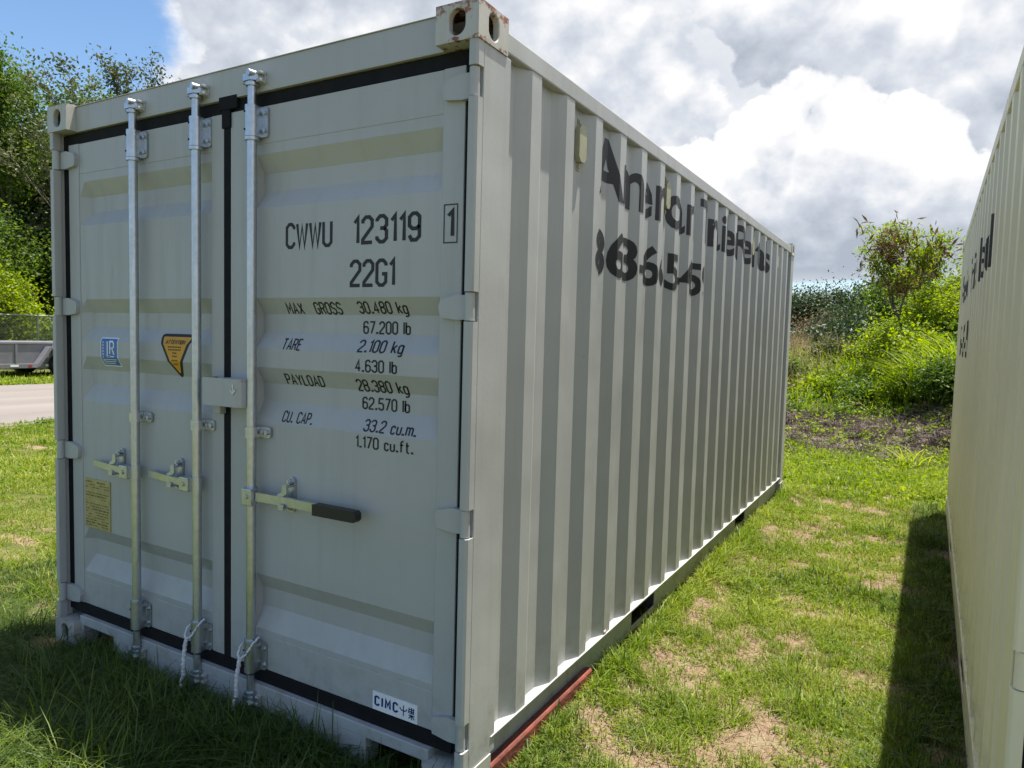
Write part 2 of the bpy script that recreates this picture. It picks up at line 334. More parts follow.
# ---- stroke lettering (stencil-plotter style) ----
def octo(w_, c=.13, y0=0, y1=1): return [(c, y0), (w_-c, y0), (w_, y0+c), (w_, y1-c), (w_-c, y1), (c, y1), (0, y1-c), (0, y0+c)]
W_ = .42
GL = {
 'C': [[(W_, .78), (W_, .87), (W_-.13, 1), (.13, 1), (0, .87), (0, .13), (.13, 0), (W_-.13, 0), (W_, .13), (W_, .22)]],
 'G': [[(W_, .78), (W_, .87), (W_-.13, 1), (.13, 1), (0, .87), (0, .13), (.13, 0), (W_-.13, 0), (W_, .13), (W_, .45), (.24, .45)]],
 'W': [[(0, 1), (.14, 0), (.28, .9), (.42, 0), (.56, 1)]], 'U': [[(0, 1), (0, .13), (.13, 0), (W_-.13, 0), (W_, .13), (W_, 1)]],
 '1': [[(0, .8), (.16, 1), (.16, 0)]], '2': [[(0, .76), (0, .87), (.13, 1), (W_-.13, 1), (W_, .87), (W_, .62), (0, .12), (0, 0), (W_, 0)]],
 '3': [[(0, .8), (0, .87), (.13, 1), (W_-.13, 1), (W_, .87), (W_, .64), (W_-.1, .53), (.14, .53)], [(W_-.1, .53), (W_, .42), (W_, .13), (W_-.13, 0), (.13, 0), (0, .13), (0, .22)]],
 '4': [[(.3, 0), (.3, 1), (0, .28), (.44, .28)]], '5': [[(W_, 1), (.03, 1), (0, .56), (.28, .6), (W_, .46), (W_, .13), (W_-.13, 0), (.13, 0), (0, .13), (0, .2)]],
 '6': [[(W_, .82), (W_-.1, 1), (.13, 1), (0, .87), (0, .13), (.13, 0), (W_-.13, 0), (W_, .13), (W_, .45), (W_-.13, .57), (.13, .57), (0, .46)]],
 '7': [[(0, 1), (W_, 1), (.12, 0)]], '8': [octo(W_, .12, .53, 1)+['c'], octo(W_, .12, 0, .53)+['c']],
 '9': [[(0, .18), (.1, 0), (W_-.13, 0), (W_, .13), (W_, .87), (W_-.13, 1), (.13, 1), (0, .87), (0, .55), (.13, .43), (W_-.13, .43), (W_, .54)]],
 '0': [octo(W_)+['c']], 'O': [octo(W_)+['c']], 'M': [[(0, 0), (0, 1), (.25, .35), (.5, 1), (.5, 0)]], 'A': [[(0, 0), (.22, 1), (.44, 0)], [(.07, .3), (.37, .3)]],
 'X': [[(0, 0), (.42, 1)], [(0, 1), (.42, 0)]], 'R': [[(0, 0), (0, 1), (.3, 1), (.42, .88), (.42, .62), (.3, .5), (0, .5)], [(.24, .5), (.42, 0)]],
 'S': [[(W_, .8), (W_, .87), (W_-.13, 1), (.13, 1), (0, .87), (0, .65), (.1, .54), (.32, .46), (W_, .35), (W_, .13), (W_-.13, 0), (.13, 0), (0, .13), (0, .2)]],
 'T': [[(0, 1), (.44, 1)], [(.22, 1), (.22, 0)]], 'E': [[(.38, 1), (0, 1), (0, 0), (.38, 0)], [(0, .52), (.3, .52)]], 'P': [[(0, 0), (0, 1), (.3, 1), (.42, .88), (.42, .6), (.3, .48), (0, .48)]],
 'Y': [[(0, 1), (.22, .5), (.44, 1)], [(.22, .5), (.22, 0)]], 'L': [[(0, 1), (0, 0), (.36, 0)]], 'D': [[(0, 0), (0, 1), (.28, 1), (.42, .85), (.42, .15), (.28, 0)]+['c']],
 'N': [[(0, 0), (0, 1), (.42, 0), (.42, 1)]], 'I': [[(0, 0), (0, 1)]], 'V': [[(0, 1), (.2, 0), (.4, 1)]], 'F': [[(.38, 1), (0, 1), (0, 0)], [(0, .52), (.3, .52)]], 'H': [[(0, 0), (0, 1)], [(.42, 0), (.42, 1)], [(0, .5), (.42, .5)]],
 '.': [[(.06, -.05), (.06, .13)]], 'k': [[(0, 0), (0, 1)], [(.34, .66), (0, .3)], [(.1, .4), (.36, 0)]], 'g': [[(.36, .66), (.36, -.16), (.26, -.26), (.04, -.26)], octo(.36, .1, 0, .66)+['c']],
 'l': [[(0, 0), (0, 1)]], 'b': [[(0, 1), (0, .1)], octo(.36, .1, 0, .66)+['c']], 'c': [[(.34, .5), (.24, .66), (.1, .66), (0, .56), (0, .1), (.1, 0), (.24, 0), (.34, .14)]],
 'u': [[(0, .66), (0, .1), (.1, 0), (.24, 0), (.34, .1), (.34, .66)]], 'm': [[(0, 0), (0, .66), (.2, .66), (.28, .58), (.28, 0)], [(.28, .58), (.36, .66), (.48, .66), (.56, .56), (.56, 0)]],
 'f': [[(.32, 1), (.2, 1), (.1, .88), (.1, 0)], [(0, .66), (.28, .66)]], 't': [[(.1, .95), (.1, .1), (.2, 0), (.3, 0)], [(0, .66), (.28, .66)]], '-': [[(0, .5), (.25, .5)]],
}
def ribbon(poly, hw):
    closed = poly[-1] == 'c'; P = [Vector(q) for q in (poly[:-1] if closed else poly)]; n = len(P); V = []
    for i in range(n):
        a = P[(i-1) % n] if (closed or i > 0) else None; c = P[(i+1) % n] if (closed or i < n-1) else None
        d1 = (P[i]-a).normalized() if a is not None else None; d2 = (c-P[i]).normalized() if c is not None else None
        if d1 is None: d1 = d2
        if d2 is None: d2 = d1
        n1 = Vector((-d1.y, d1.x)); n2 = Vector((-d2.y, d2.x)); m = n1+n2
        m = m.normalized() if m.length > 1e-3 else n1
        k = hw/max(.45, m.dot(n1)); V += [P[i]+m*k, P[i]-m*k]
    F = [(2*i, 2*i+1, 2*((i+1) % n)+1, 2*((i+1) % n)) for i in range(n if closed else n-1)]
    return V, F
def strokes(text, x0, x1, z0, z1, hw=.065, gap=.2, space=.42):
    V = []; F = []; x = 0.0
    for ch in text:
        if ch == ' ': x += space; continue
        wmax = 0
        for pl in GL[ch]:
            v, f = ribbon(pl, hw*(1.5 if ch == '.' else 1)); o = len(V); V += [(q.x+x, q.y) for q in v]; F += [tuple(i+o for i in q) for q in f]
            wmax = max(wmax, max(q[0] for q in pl if q != 'c') + (.06 if ch == '.' else 0))
        x += wmax+gap
    x -= gap; a = (x1-x0)/(x+2*hw); h = (z1-z0)/(1+2*hw)
    return [(x0+(q[0]+hw)*a, z0+(q[1]+hw)*h) for q in V], F

# ------------------------------------------------------------------ ground
def vn(x, y, s, seed):
    x = np.asarray(x, float)/s+seed*17.31; y = np.asarray(y, float)/s+seed*9.77
    xi = np.floor(x); yi = np.floor(y); fx = x-xi; fy = y-yi; fx = fx*fx*(3-2*fx); fy = fy*fy*(3-2*fy)
    def h(a, b): t = np.sin(a*127.1+b*311.7+seed*74.7)*43758.5453; return t-np.floor(t)
    return (h(xi, yi)*(1-fx)+h(xi+1, yi)*fx)*(1-fy)+(h(xi, yi+1)*(1-fx)+h(xi+1, yi+1)*fx)*fy
def ss(a, b, x): t = np.clip((np.asarray(x, float)-a)/(b-a), 0, 1); return t*t*(3-2*t)
def gz(x, y):
    x = np.asarray(x, float); y = np.asarray(y, float)
    base_ = -.05-.05*ss(-3, -8, x)
    near = ss(-11.3, -9, x)
    bump_ = (vn(x, y, .7, 3)-.5)*.03*near
    m = ss(-7, -3, x)
    hill = m*(.30*ss(9.6, 12.2, y)+1.0*ss(12, 18.5, y)) + m*(vn(x, y, 1.6, 5)-.5)*.35*ss(10, 14, y)
    hill = hill + m*.85*np.exp(-((x-2.7)/1.3)**2)*ss(9.5, 12.5, y)
    foot = np.where((x > -2.7) & (x < 4.2) & (y > -.3) & (y < 6.5), .4, 1)
    sill = .058*np.exp(-((x-.06)/.13)**2)*ss(.1, .5, y)*ss(6.9, 6.2, y)+.03*np.exp(-((y+.05)/.18)**2)*ss(-2.9, -2.2, x)*ss(.2, -.1, x)
    return base_+bump_*foot+hill+sill
PATCH = [(.10, .78, .20, .13), (.36, 1.62, .16, .15), (.74, 1.12, .15, .2), (1.02, 3.35, .14, .35), (.05, 3.3, .12, .5), (.40, .62, .28, .12), (.13, 2.15, .10, .3),
         (.45, 4.9, .2, .5), (.75, 2.3, .12, .22), (-2.86, .35, .35, .25), (.95, .55, .14, .14), (.2, 6.5, .25, .5), (.8, 6.0, .3, .4), (-3.6, .9, .5, .3), (.62, 1.0, .1, .12)]
def turf(x, y):
    x = np.asarray(x, float); y = np.asarray(y, float)
    t = .56+(vn(x, y, .26, 1)-.5)*.85+(vn(x, y, .10, 2)-.5)*.75+(vn(x, y, 1.1, 8)-.5)*.25
    for px, py, a, b_ in PATCH: t = t-.34*np.exp(-(((x-px)/a)**2+((y-py)/b_)**2))
    left = ss(-2.5, -4.5, x); t = t+left*.16
    t = t+.5*ss(-.1, -.5, y)*ss(.4, -.4, x)
    t = t+.25*ss(6.2, 8.0, y)*ss(9.4, 8.6, y)
    dirt = ss(9.4, 9.9, y+(vn(x, y, .8, 6)-.5)*.9)*ss(12.6, 11.9, y+(vn(x, y, .7, 7)-.5)*1.0)*ss(1.9, 1.2, x)*ss(-6, -3, x)
    return t-.95*dirt*(.55+.9*vn(x, y, .55, 31))
def axis(fine, lo, hi, a, b, st, ext):
    mid = np.arange(a, b+1e-6, fine); o1 = np.arange(b, hi, st)[1:]; o0 = np.arange(a, lo, -st)[1:][::-1]
    e_ = np.array(ext, float)
    return np.concatenate([-e_[::-1]+lo, o0, mid, o1, e_+hi])
xs = axis(.06, -26, 12, -4.2, 2.4, .5, [5, 20, 60, 200, 900]); ys = axis(.06, -8, 40, -1.8, 13, .5, [5, 20, 60, 200, 900])
X, Y = np.meshgrid(xs, ys); Z = gz(X, Y); nx, ny = len(xs), len(ys)
V = np.stack([X.ravel(), Y.ravel(), Z.ravel()], 1)
idx = np.arange(nx*ny).reshape(ny, nx)
Fq = np.stack([idx[:-1, :-1].ravel(), idx[:-1, 1:].ravel(), idx[1:, 1:].ravel(), idx[1:, :-1].ravel()], 1)
def fast_mesh(name, V, F, mat, var=None, attr='var', smooth=False, parent=None):
    me = bpy.data.meshes.new(name); k = F.shape[1]
    me.vertices.add(len(V)); me.vertices.foreach_set('co', np.ascontiguousarray(V, np.float32).ravel())
    me.loops.add(F.size); me.loops.foreach_set('vertex_index', np.ascontiguousarray(F, np.int32).ravel())
    me.polygons.add(len(F)); me.polygons.foreach_set('loop_start', np.arange(0, F.size, k, dtype=np.int32))
    me.polygons.foreach_set('use_smooth', np.full(len(F), smooth))
    me.update(calc_edges=True)
    if var is not None:
        a = me.attributes.new(attr, 'FLOAT', 'POINT'); a.data.foreach_set('value', np.ascontiguousarray(var, np.float32))
    me.materials.append(mat); o = bpy.data.objects.new(name, me); C.objects.link(o)
    if parent: o.parent = parent
    return o
g = fast_mesh('ground', V, Fq, M_ground, turf(X, Y).ravel(), 'turf', True); tag(g, 'sunlit grass and bare reddish soil between and around the two containers', kind='structure')
rd = MB()
for y0 in range(-60, 90, 10):
    rd.add([(-20.3, y0, -.094), (-11.6-(.06 if y0 % 20 else 0), y0, -.094), (-11.6, y0+10, -.094), (-20.3, y0+10, -.094)], [(0, 1, 2, 3)])
tag(rd.build('road', M_road), 'worn grey pavement beyond the lawn left of the grey container', kind='structure')

# ------------------------------------------------------------------ shipping container
LEN, HT, WD = 6.058, 2.591, 2.438
OX = 1.219                       # all numbers below have the right hand side face at x = 0
PITCH = .278
def prof():
    p = [(.207, -.042)]
    for k in range(20):
        y = .29+PITCH*k; p += [(y, -.042), (y+.068, -.008), (y+.138, -.008), (y+.206, -.042)]
    return p+[(5.905, -.042)]
PROF = prof()
def sx(y):
    for (a, xa), (b_, xb) in zip(PROF, PROF[1:]):
        if a <= y <= b_: return xa+(xb-xa)*(y-a)/(b_-a) if b_ > a else xa
    return -.042
GROOVES = [(2.240, 2.172, 2.100, 2.035), (1.690, 1.628, 1.560, 1.494), (1.420, 1.356, 1.286, 1.206), (.590, .528, .452, .368)]
YD = .060; GD = .034
def dy(z):
    for a, b_, c, d in GROOVES:
        if d <= z <= a:
            if z > b_: return YD+GD*(a-z)/(a-b_)
            if z > c: return YD+GD
            return YD+GD*(z-d)/(c-d)
    return YD
ZC = sorted([z for q in GROOVES for z in q])
def door_decal(V, F, name, mat, parent, lift=.0016):
    V3 = [(v[0], 0, v[1]) for v in V]; V3, F = bisect(V3, F, 2, ZC)
    m = MB(); m.add([(v.x, dy(v.z)-lift, v.z) for v in V3], F); return m.build(name, mat, parent, (OX, 0, 0), recalc=False)
def plate_hole(mb, org, ux, uz, w_, h_, cx, cz, rx, rz_, depth, n=28):
    """rectangular plate with a stadium hole, and the hole's inner wall; ux/uz span the plate, depth is a vector"""
    org, ux, uz, depth = map(Vector, (org, ux, uz, depth)); c = math.atan2
    ang = sorted([2*math.pi*i/n for i in range(n)]+[c(-cz, -cx) % (2*math.pi), c(-cz, w_-cx) % (2*math.pi), c(h_-cz, w_-cx) % (2*math.pi), c(h_-cz, -cx) % (2*math.pi)])
    outp, inn = [], []
    for t in ang:
        ct, st = math.cos(t), math.sin(t); k = 1e9
        if ct > 1e-9: k = min(k, (w_-cx)/ct)
        if ct < -1e-9: k = min(k, -cx/ct)
        if st > 1e-9: k = min(k, (h_-cz)/st)
        if st < -1e-9: k = min(k, -cz/st)
        outp.append(org+ux*(cx+k*ct)+uz*(cz+k*st))
        s_ = rz_-rx
        inn.append(org+ux*(cx+rx*ct)+uz*(cz+rx*st+(s_ if st > 0 else -s_)))
    m = len(ang); inn2 = [p+depth for p in inn]
    mb.add(outp+inn+inn2, [(i, (i+1) % m, m+(i+1) % m, m+i) for i in range(m)]+[(m+i, m+(i+1) % m, 2*m+(i+1) % m, 2*m+i) for i in range(m)])
def casting(x_out, y_out, z0, sgx, sgy):
    """corner casting; x_out,y_out = outer faces, sgx,sgy = outward direction"""
    m = MB(); W2, D2, H2 = .162, .178, .118
    xi, yi = x_out-sgx*W2, y_out-sgy*D2
    plate_hole(m, (min(x_out, xi), y_out, z0), (1, 0, 0), (0, 0, 1), W2, H2, W2/2, H2/2, .031, .041, (0, -sgy*.022, 0))
    plate_hole(m, (x_out, min(y_out, yi), z0), (0, 1, 0), (0, 0, 1), D2, H2, D2/2, H2/2, .030, .042, (-sgx*.022, 0, 0))
    a, b_ = sorted((x_out, xi)); c, d = sorted((y_out, yi))
    m.add([(a, c, z0), (b_, c, z0), (b_, d, z0), (a, d, z0)], [(0, 1, 2, 3)]); m.add([(a, c, z0+H2), (b_, c, z0+H2), (b_, d, z0+H2), (a, d, z0+H2)], [(0, 1, 2, 3)])
    m.add([(xi, c, z0), (xi, d, z0), (xi, d, z0+H2), (xi, c, z0+H2)], [(0, 1, 2, 3)]); m.add([(a, yi, z0), (b_, yi, z0), (b_, yi, z0+H2), (a, yi, z0+H2)], [(0, 1, 2, 3)])
    return m

def make_container(loc, rz, label, P, Prust, Plight, hinge_z, side, title, phone, web=.042):
    root = tag(empty('shipping_container', loc, rz), label, 'shipping container', 'twenty foot shipping containers')
    o0 = (OX, 0, 0)
    def mk(m, name, mat, parent=root, **k): return m.build(name, mat, parent, o0, **k)
    # corner castings
    for z0 in (0, HT-.118):
        for xo, s1 in ((0, 1), (-WD, -1)):
            for yo, s2 in ((0, -1), (LEN, 1)):
                mt = Prust if (z0 > 0 and s1 == 1 and s2 == -1) else Plight
                mk(casting(xo, yo, z0, s1, s2), 'corner_casting', mt, bevel=.004)
    # door end posts: front lip broken at the hinges, side plate, inner plate
    for s1 in (1, -1):
        def X_(x): return x if s1 == 1 else -WD-x
        def bx_(m, a, b_, *r): a, b_ = sorted((X_(a), X_(b_))); m.box(a, b_, *r)
        m = MB(); zs = [.118]
        for hz in sorted(hinge_z): zs += [hz-.047, hz+.047]
        zs.append(HT-.118)
        for i in range(0, len(zs), 2):
            a, b_ = zs[i], zs[i+1]
            pr = [(X_(-.036), .004), (X_(-.010), .004), (X_(-.004), .012), (X_(-.004), .042), (X_(-.036), .042)]
            m.prism(pr, 2, a, b_)
        bx_(m, -.0125, -.0045, .042, .207, .118, HT-.118)
        bx_(m, -.030, -.0126, .0425, .070, .118, HT-.118)
        bx_(m, -.060, -.0126, .193, .2065, .118, HT-.118)
        mk(m, 'corner_post', P, bevel=.003)
        m = MB()
        bx_(m, -.14, -.006, LEN-.157, LEN-.006, .118, HT-.118)
        mk(m, 'corner_post', P, bevel=.006)
    # rails
    for s1 in (1, -1):
        def bx2(m, a, b_, *r):
            a, b_ = sorted((a, b_) if s1 == 1 else (-WD-a, -WD-b_)); m.box(a, b_, *r)
        m = MB(); bx2(m, -.066, -.005, .178, LEN-.178, 2.488, 2.556); mk(m, 'top_rail', P, bevel=.006)
        m = MB(); bx2(m, -.052, -.001, .1785, LEN-.1785, .1720, .1775)                # upper flange the wall stands on
        for a, b_ in ((.1785, 1.66), (2.03, 4.03), (4.40, LEN-.1785)): bx2(m, -web-.006, -web, a, b_, .012, .1719)
        for a in (1.66, 4.03): bx2(m, -web-.006, -web, a, a+.37, .122, .1719); bx2(m, -web-.006, -web, a, a+.37, .012, .045)
        for a, b_ in ((.1785, 1.66), (2.03, 4.03), (4.40, LEN-.1785)): bx2(m, -.09, -web-.0065, a, b_, .012, .018)
        r1 = mk(m, 'bottom_rail', P, bevel=.0015)
        for a in (1.664, 4.034):
            m = MB(); bx2(m, -1.2, -.0488, a-.003, a, .02, .131); bx2(m, -1.2, -.0488, a+.362, a+.365, .02, .131); bx2(m, -1.2, -.0488, a-.003, a+.365, .1312, .1345)
            m.build('forklift_pocket', M_dark, r1, o0)
        # corrugated wall
        m = MB(); pts = [((x if s1 == 1 else -WD-x), y) for y, x in PROF]; n = len(pts)
        zl = [.1777, .9, 1.7, 2.4875]
        m.add([(x, y, z) for z in zl for x, y in pts], [(j*n+i, j*n+i+1, (j+1)*n+i+1, (j+1)*n+i) for j in range(len(zl)-1) for i in range(n-1)])
        sp_ = mk(m, 'side_wall', P, solid=.002)
        # ventilators under the top rail, in the hollows
        for k, yv in enumerate((.815, 1.927, LEN-.815, LEN-1.927)):
            x0 = -.0415
            m = MB()
            for (a, b_, hh, t, z0) in ((-.034, .034, .145, .024, 2.278), ):
                fx = (lambda q: q) if s1 == 1 else (lambda q: -WD-q)
                pl = [(yv+a, z0+.018), (yv+a+.018, z0), (yv+b_-.018, z0), (yv+b_, z0+.018), (yv+b_, z0+hh-.018), (yv+b_-.018, z0+hh), (yv+a+.018, z0+hh), (yv+a, z0+hh-.018)]
                m.prism(pl, 0, fx(x0+.001), fx(x0+t))
            for zz in (2.262, 2.438):
                m.cyl((fx(x0), yv, zz), (fx(x0+.01), yv, zz), .009)
                m.prism([(yv-.014, zz-.016), (yv+.014, zz-.016), (yv+.014, zz+.016), (yv-.014, zz+.016)], 0, fx(x0+.0005), fx(x0+.004))
            m.build('ventilator', M_vent, sp_, o0, bevel=.003)
        # lettering follows the corrugation
        if (s1 == 1) == (side == 'right'):
            for txt, y0, y1, z0, z1, bold in ((title + phone)):
                V_, F_ = font_flat(txt, bold)
                xa = min(v[0] for v in V_); xb = max(v[0] for v in V_)
                cap = font_flat('8' if txt[0].isdigit() else 'T', bold)[0]; ya = min(v[1] for v in cap); yb = max(v[1] for v in cap)
                V3 = []
                for v in V_:
                    t = (v[0]-xa)/(xb-xa); yy = y0+(y1-y0)*t; V3.append((0, yy, z0+(v[1]-ya)/(yb-ya)*(z1-z0)))
                V3, F_ = bisect(V3, F_, 1, [q[0] for q in PROF])
                mm = MB(); lift = .0022
                mm.add([((sx(v.y)+lift) if s1 == 1 else -WD-sx(v.y)-lift, v.y-(lift*.4), v.z) for v in V3], F_)
                mm.build('painted_lettering', M_black, sp_, o0, recalc=False)
    # roof, far end, header, sill, floor
    m = MB(); n = 21
    m.add([(-WD+.06+(WD-.12)*0, 0.06, 2.5565), (-.06, .06, 2.5565), (-.06, LEN-.06, 2.5565), (-WD+.06, LEN-.06, 2.5565)], [(0, 1, 2, 3)])
    for k in range(n):
        y = .2+k*.27; m.prism([(y, 2.557), (y+.03, 2.575), (y+.12, 2.575), (y+.15, 2.557)], 0, -WD+.1, -.1)
    mk(m, 'roof', P)
    m = MB(); q = []
    for k in range(8):
        x = -WD+.16+k*.27; q += [(x, LEN-.03), (x+.06, LEN-.07), (x+.15, LEN-.07), (x+.21, LEN-.03)]
    n = len(q); m.add([(x, y, z) for z in (.118, HT-.1) for x, y in q], [(i, i+1, n+i+1, n+i) for i in range(n-1)]); mk(m, 'end_wall', P, solid=.002)
    m = MB(); m.box(-WD+.14, -.14, LEN-.08, LEN-.01, 2.49, 2.58); m.box(-WD+.14, -.14, LEN-.08, LEN-.01, .012, .12); mk(m, 'end_rail', P, bevel=.004)
    m = MB(); m.box(-WD+.1625, -.1625, .045, .11, 2.470, 2.583); m.box(-WD+.162, -.162, .040, .12, 2.5832, 2.5865); mk(m, 'door_header', P, bevel=.003)
    m = MB(); m.box(-WD+.1625, -.1625, .030, .11, .108, .152); m.box(-WD+.44, -.44, .031, .105, .005, .1078)
    for s2 in (0, 1):
        a = -.44 if s2 else -WD+.1625; m.box(-.1900 if s2 else -WD+.1625, -.1625 if s2 else -WD+.19, .0315, .105, .005, .1078)
    sl = mk(m, 'door_sill', P, bevel=.003)
    m = MB(); m.box(-WD+.06, -.06, .12, LEN-.1, .125, .15); mk(m, 'floor', M_dark)
    m = MB()
    for k in range(14): m.box(-WD+.08, -.08, .4+k*.42, .45+k*.42, .02, .124)
    mk(m, 'cross_member', M_dark)
    # doors
    def door(xa, xb, pa, pb, left):
        m = MB()
        m.box(xa, pa, .0545, .115, .205, 2.420); m.box(pb, xb, .0545, .115, .205, 2.420)          # stiles
        m.box(pa, pb, .058, .115, 2.278, 2.4195); m.box(pa, pb, .058, .115, .2055, .345)
        D = mk(m, 'door', P, bevel=.003)
        m = MB(); tl = .042 if left else .006; tr_ = .006; zl = [.345]+[z for z in ZC]+[2.278]; xl = [pa, pa+.002, pa+tl, pb-tr_, pb-.002, pb]; n = len(xl); vv = []
        for z in zl:
            for i, x in enumerate(xl):
                vv.append((x, dy(z) if i in (2, 3) else YD, z))
        m.add(vv, [(j*n+i, j*n+i+1, (j+1)*n+i+1, (j+1)*n+i) for j in range(len(zl)-1) for i in range(n-1)])
        m.build('door_panel', P, D, o0, solid=.002)
        return D
    DL = door(-2.363, -1.238, -2.279, -1.316, True); DR = door(-1.200, -.080, -1.055, -.165, False)
    # seals
    def seal(parent, *bxs):
        m = MB()
        for q in bxs: m.box(*q)
        m.build('rubber_seal', M_rubber, parent, o0, bevel=.002)
    seal(DL, (-2.425, -2.3632, .058, .085, .155, 2.468), (-2.363, -1.238, .058, .09, 2.4205, 2.4680), (-2.363, -1.238, .052, .09, .1525, .2045),
         (-1.2378, -1.2003, .052, .09, .1525, 2.4200), (-1.243, -1.194, .046, .0579, 2.36, 2.43), (-1.258, -1.150, .044, .0579, 2.43, 2.482))
    seal(DR, (-1.186, -.080, .058, .09, 2.4205, 2.4680), (-1.2, -.080, .052, .09, .1525, .2045), (-.0798, -.066, .058, .085, .155, 2.468))
    # hinges
    for D, s1 in ((DR, 1), (DL, -1)):
        def X_(x): return x if s1 == 1 else -WD-x
        for hz in hinge_z:
            m = MB()
            m.cyl((X_(-.026), .024, hz-.044), (X_(-.026), .024, hz+.044), .0165, n=18)
            m.prism([(X_(-.034), hz-.040), (X_(-.034), hz+.036), (X_(-.085), hz+.040), (X_(-.150), hz+.024), (X_(-.158), hz), (X_(-.150), hz-.034), (X_(-.085), hz-.042)], 1, .036, .054)
            m.build('hinge', P, D, o0, bevel=.003)
    # lettering on the right door
    def T(*a, **k): return strokes(*a, **k)
    def merged(items):
        V = []; F = []
        for v, f in items: o = len(V); V += v; F += [tuple(i+o for i in q) for q in f]
        return V, F
    V_, F_ = T('CWWU', -.892, -.651, 1.872, 1.970, .074, .18); door_decal(V_, F_, 'owner_code', M_ink, DR)
    V_, F_ = T('123119', -.553, -.250, 1.874, 1.975, .074, .22); door_decal(V_, F_, 'serial_number', M_ink, DR)
    V_, F_ = merged([T('1', -.143, -.112, 1.880, 1.972, .07)]); fr = [(-.153, 1.864), (-.101, 1.864), (-.101, 1.986), (-.153, 1.986), 'c']; rv, rf = ribbon(fr, .0018)
    door_decal(V_, F_, 'check_digit', M_ink, DR, .0075); door_decal([(v.x, v.y) for v in rv], rf, 'check_digit_frame', M_ink, DR, .0075)
    V_, F_ = T('22G1', -.566, -.358, 1.725, 1.823, .074, .2); door_decal(V_, F_, 'size_code', M_ink, DR)
    h = .062
    rows = [('MAX', -.908, -.818, 1.628, 1.672), ('GROSS', -.760, -.622, 1.628, 1.674), ('30.480 kg', -.543, -.318, 1.632, 1.676),
            ('67.200 lb', -.530, -.313, 1.560, 1.607), ('TARE', -.915, -.812, 1.490, 1.536), ('2.100 kg', -.530, -.322, 1.494, 1.540), ('4.630 lb', -.536, -.344, 1.424, 1.470),
            ('PAYLOAD', -.912, -.708, 1.356, 1.400), ('28.380 kg', -.548, -.312, 1.352, 1.398), ('62.570 lb', -.530, -.311, 1.288, 1.334),
            ('CU. CAP.', -.914, -.752, 1.212, 1.256), ('33.2 cu.m.', -.500, -.260, 1.212, 1.256), ('1.170 cu.ft.', -.530, -.266, 1.152, 1.196)]
    for t, a, b_, z0, z1 in rows:
        V_, F_ = T(t, a, b_, z0, z1, .075, .2); door_decal(V_, F_, 'weight_marking', M_ink, DR)
    # maker's plate sticker, bottom of right door
    m = MB(); m.box(-.430, -.228, .0545, .0598, .2100, .2760); st = m.build('maker_sticker', M_white, DR, o0)
    m2 = MB(); V_, F_ = strokes('CIMC', -.421, -.312, .226, .264, .105, .40); m2.add([(v[0], .0538, v[1]) for v in V_], F_)
    def bar(a, b_, hw):
        v, f = ribbon([a, b_], hw); m2.add([(q.x, .0538, q.y) for q in v], f)
    for a, b_ in (((-.288, .262), (-.288, .224)), ((-.304, .252), (-.298, .243)), ((-.298, .243), (-.279, .243)), ((-.279, .243), (-.272, .252)),
                  ((-.262, .262), (-.266, .242)), ((-.252, .264), (-.252, .242)), ((-.262, .256), (-.241, .256)), ((-.262, .249), (-.241, .249)), ((-.262, .243), (-.241, .243)), ((-.243, .262), (-.243, .244)),
                  ((-.252, .238), (-.252, .220)), ((-.265, .235), (-.239, .235)), ((-.253, .234), (-.265, .223)), ((-.251, .234), (-.239, .223))): bar(a, b_, .0020)
    m2.build('sticker_print', M_navy, st, o0, recalc=False)
    # left door: blue class label, amber warning label, brass data plate
    def quad_grid(x0, x1, z0, z1): return [(x0, z0), (x1, z0), (x1, z1), (x0, z1)], [(0, 1, 2, 3)]
    V_, F_ = quad_grid(-2.122, -1.985, 1.378, 1.512); s0 = door_decal(V_, F_, 'class_label', M_white, DL, .0012)
    V_, F_ = quad_grid(-2.117, -1.990, 1.383, 1.507); door_decal(V_, F_, 'class_label_ground', M_blue, s0, .0018)
    it = [ribbon([(-2.066, 1.494), (-2.066, 1.424), (-2.044, 1.424)], .004), ribbon([(-2.046, 1.436), (-2.046, 1.494), (-2.024, 1.494), (-2.016, 1.486), (-2.016, 1.470), (-2.024, 1.462), (-2.040, 1.462)], .004), ribbon([(-2.030, 1.462), (-2.014, 1.434)], .004), ribbon([(-2.066, 1.424), (-2.014, 1.424)], .002)]
    for k in range(7): it.append(ribbon([(-2.100, 1.494-k*.014), (-2.100, 1.486-k*.014)], .003))
    for k in range(3): it.append(ribbon([(-2.108, 1.410-k*.009), (-2.000-(.012*k), 1.410-k*.009)], .0016))
    V_, F_ = merged([([(q.x, q.y) for q in v], f) for v, f in it]); door_decal(V_, F_, 'class_label_print', M_white, s0, .0024)
    def tri(k, r):
        cx, cz = -1.565, 1.475; P_ = [(-.124, .064), (.124, .064), (.0, -.140)]; o_ = []
        for i, (a, b_) in enumerate(P_):
            pr = Vector(P_[i-1]); nx_ = Vector(P_[(i+1) % 3]); p = Vector((a, b_)); d1 = (pr-p).normalized(); d2 = (nx_-p).normalized()
            for t in (0, .25, .5, .75, 1): 
                q_ = p+d1*r*(1-t)**2+d2*r*t**2; o_.append((cx+q_.x*k, cz+(q_.y)*k))
        return o_
    a1 = tri(1, .036); s0 = door_decal(a1, [tuple(range(len(a1)))], 'warning_label', M_ink, DL, .0012)
    a1 = tri(.80, .016); door_decal(a1, [tuple(range(len(a1)))], 'warning_label_ground', M_yellow, s0, .0018)
    it = [T('ATTENTION', -1.632, -1.500, 1.494, 1.513, .10, .26)]
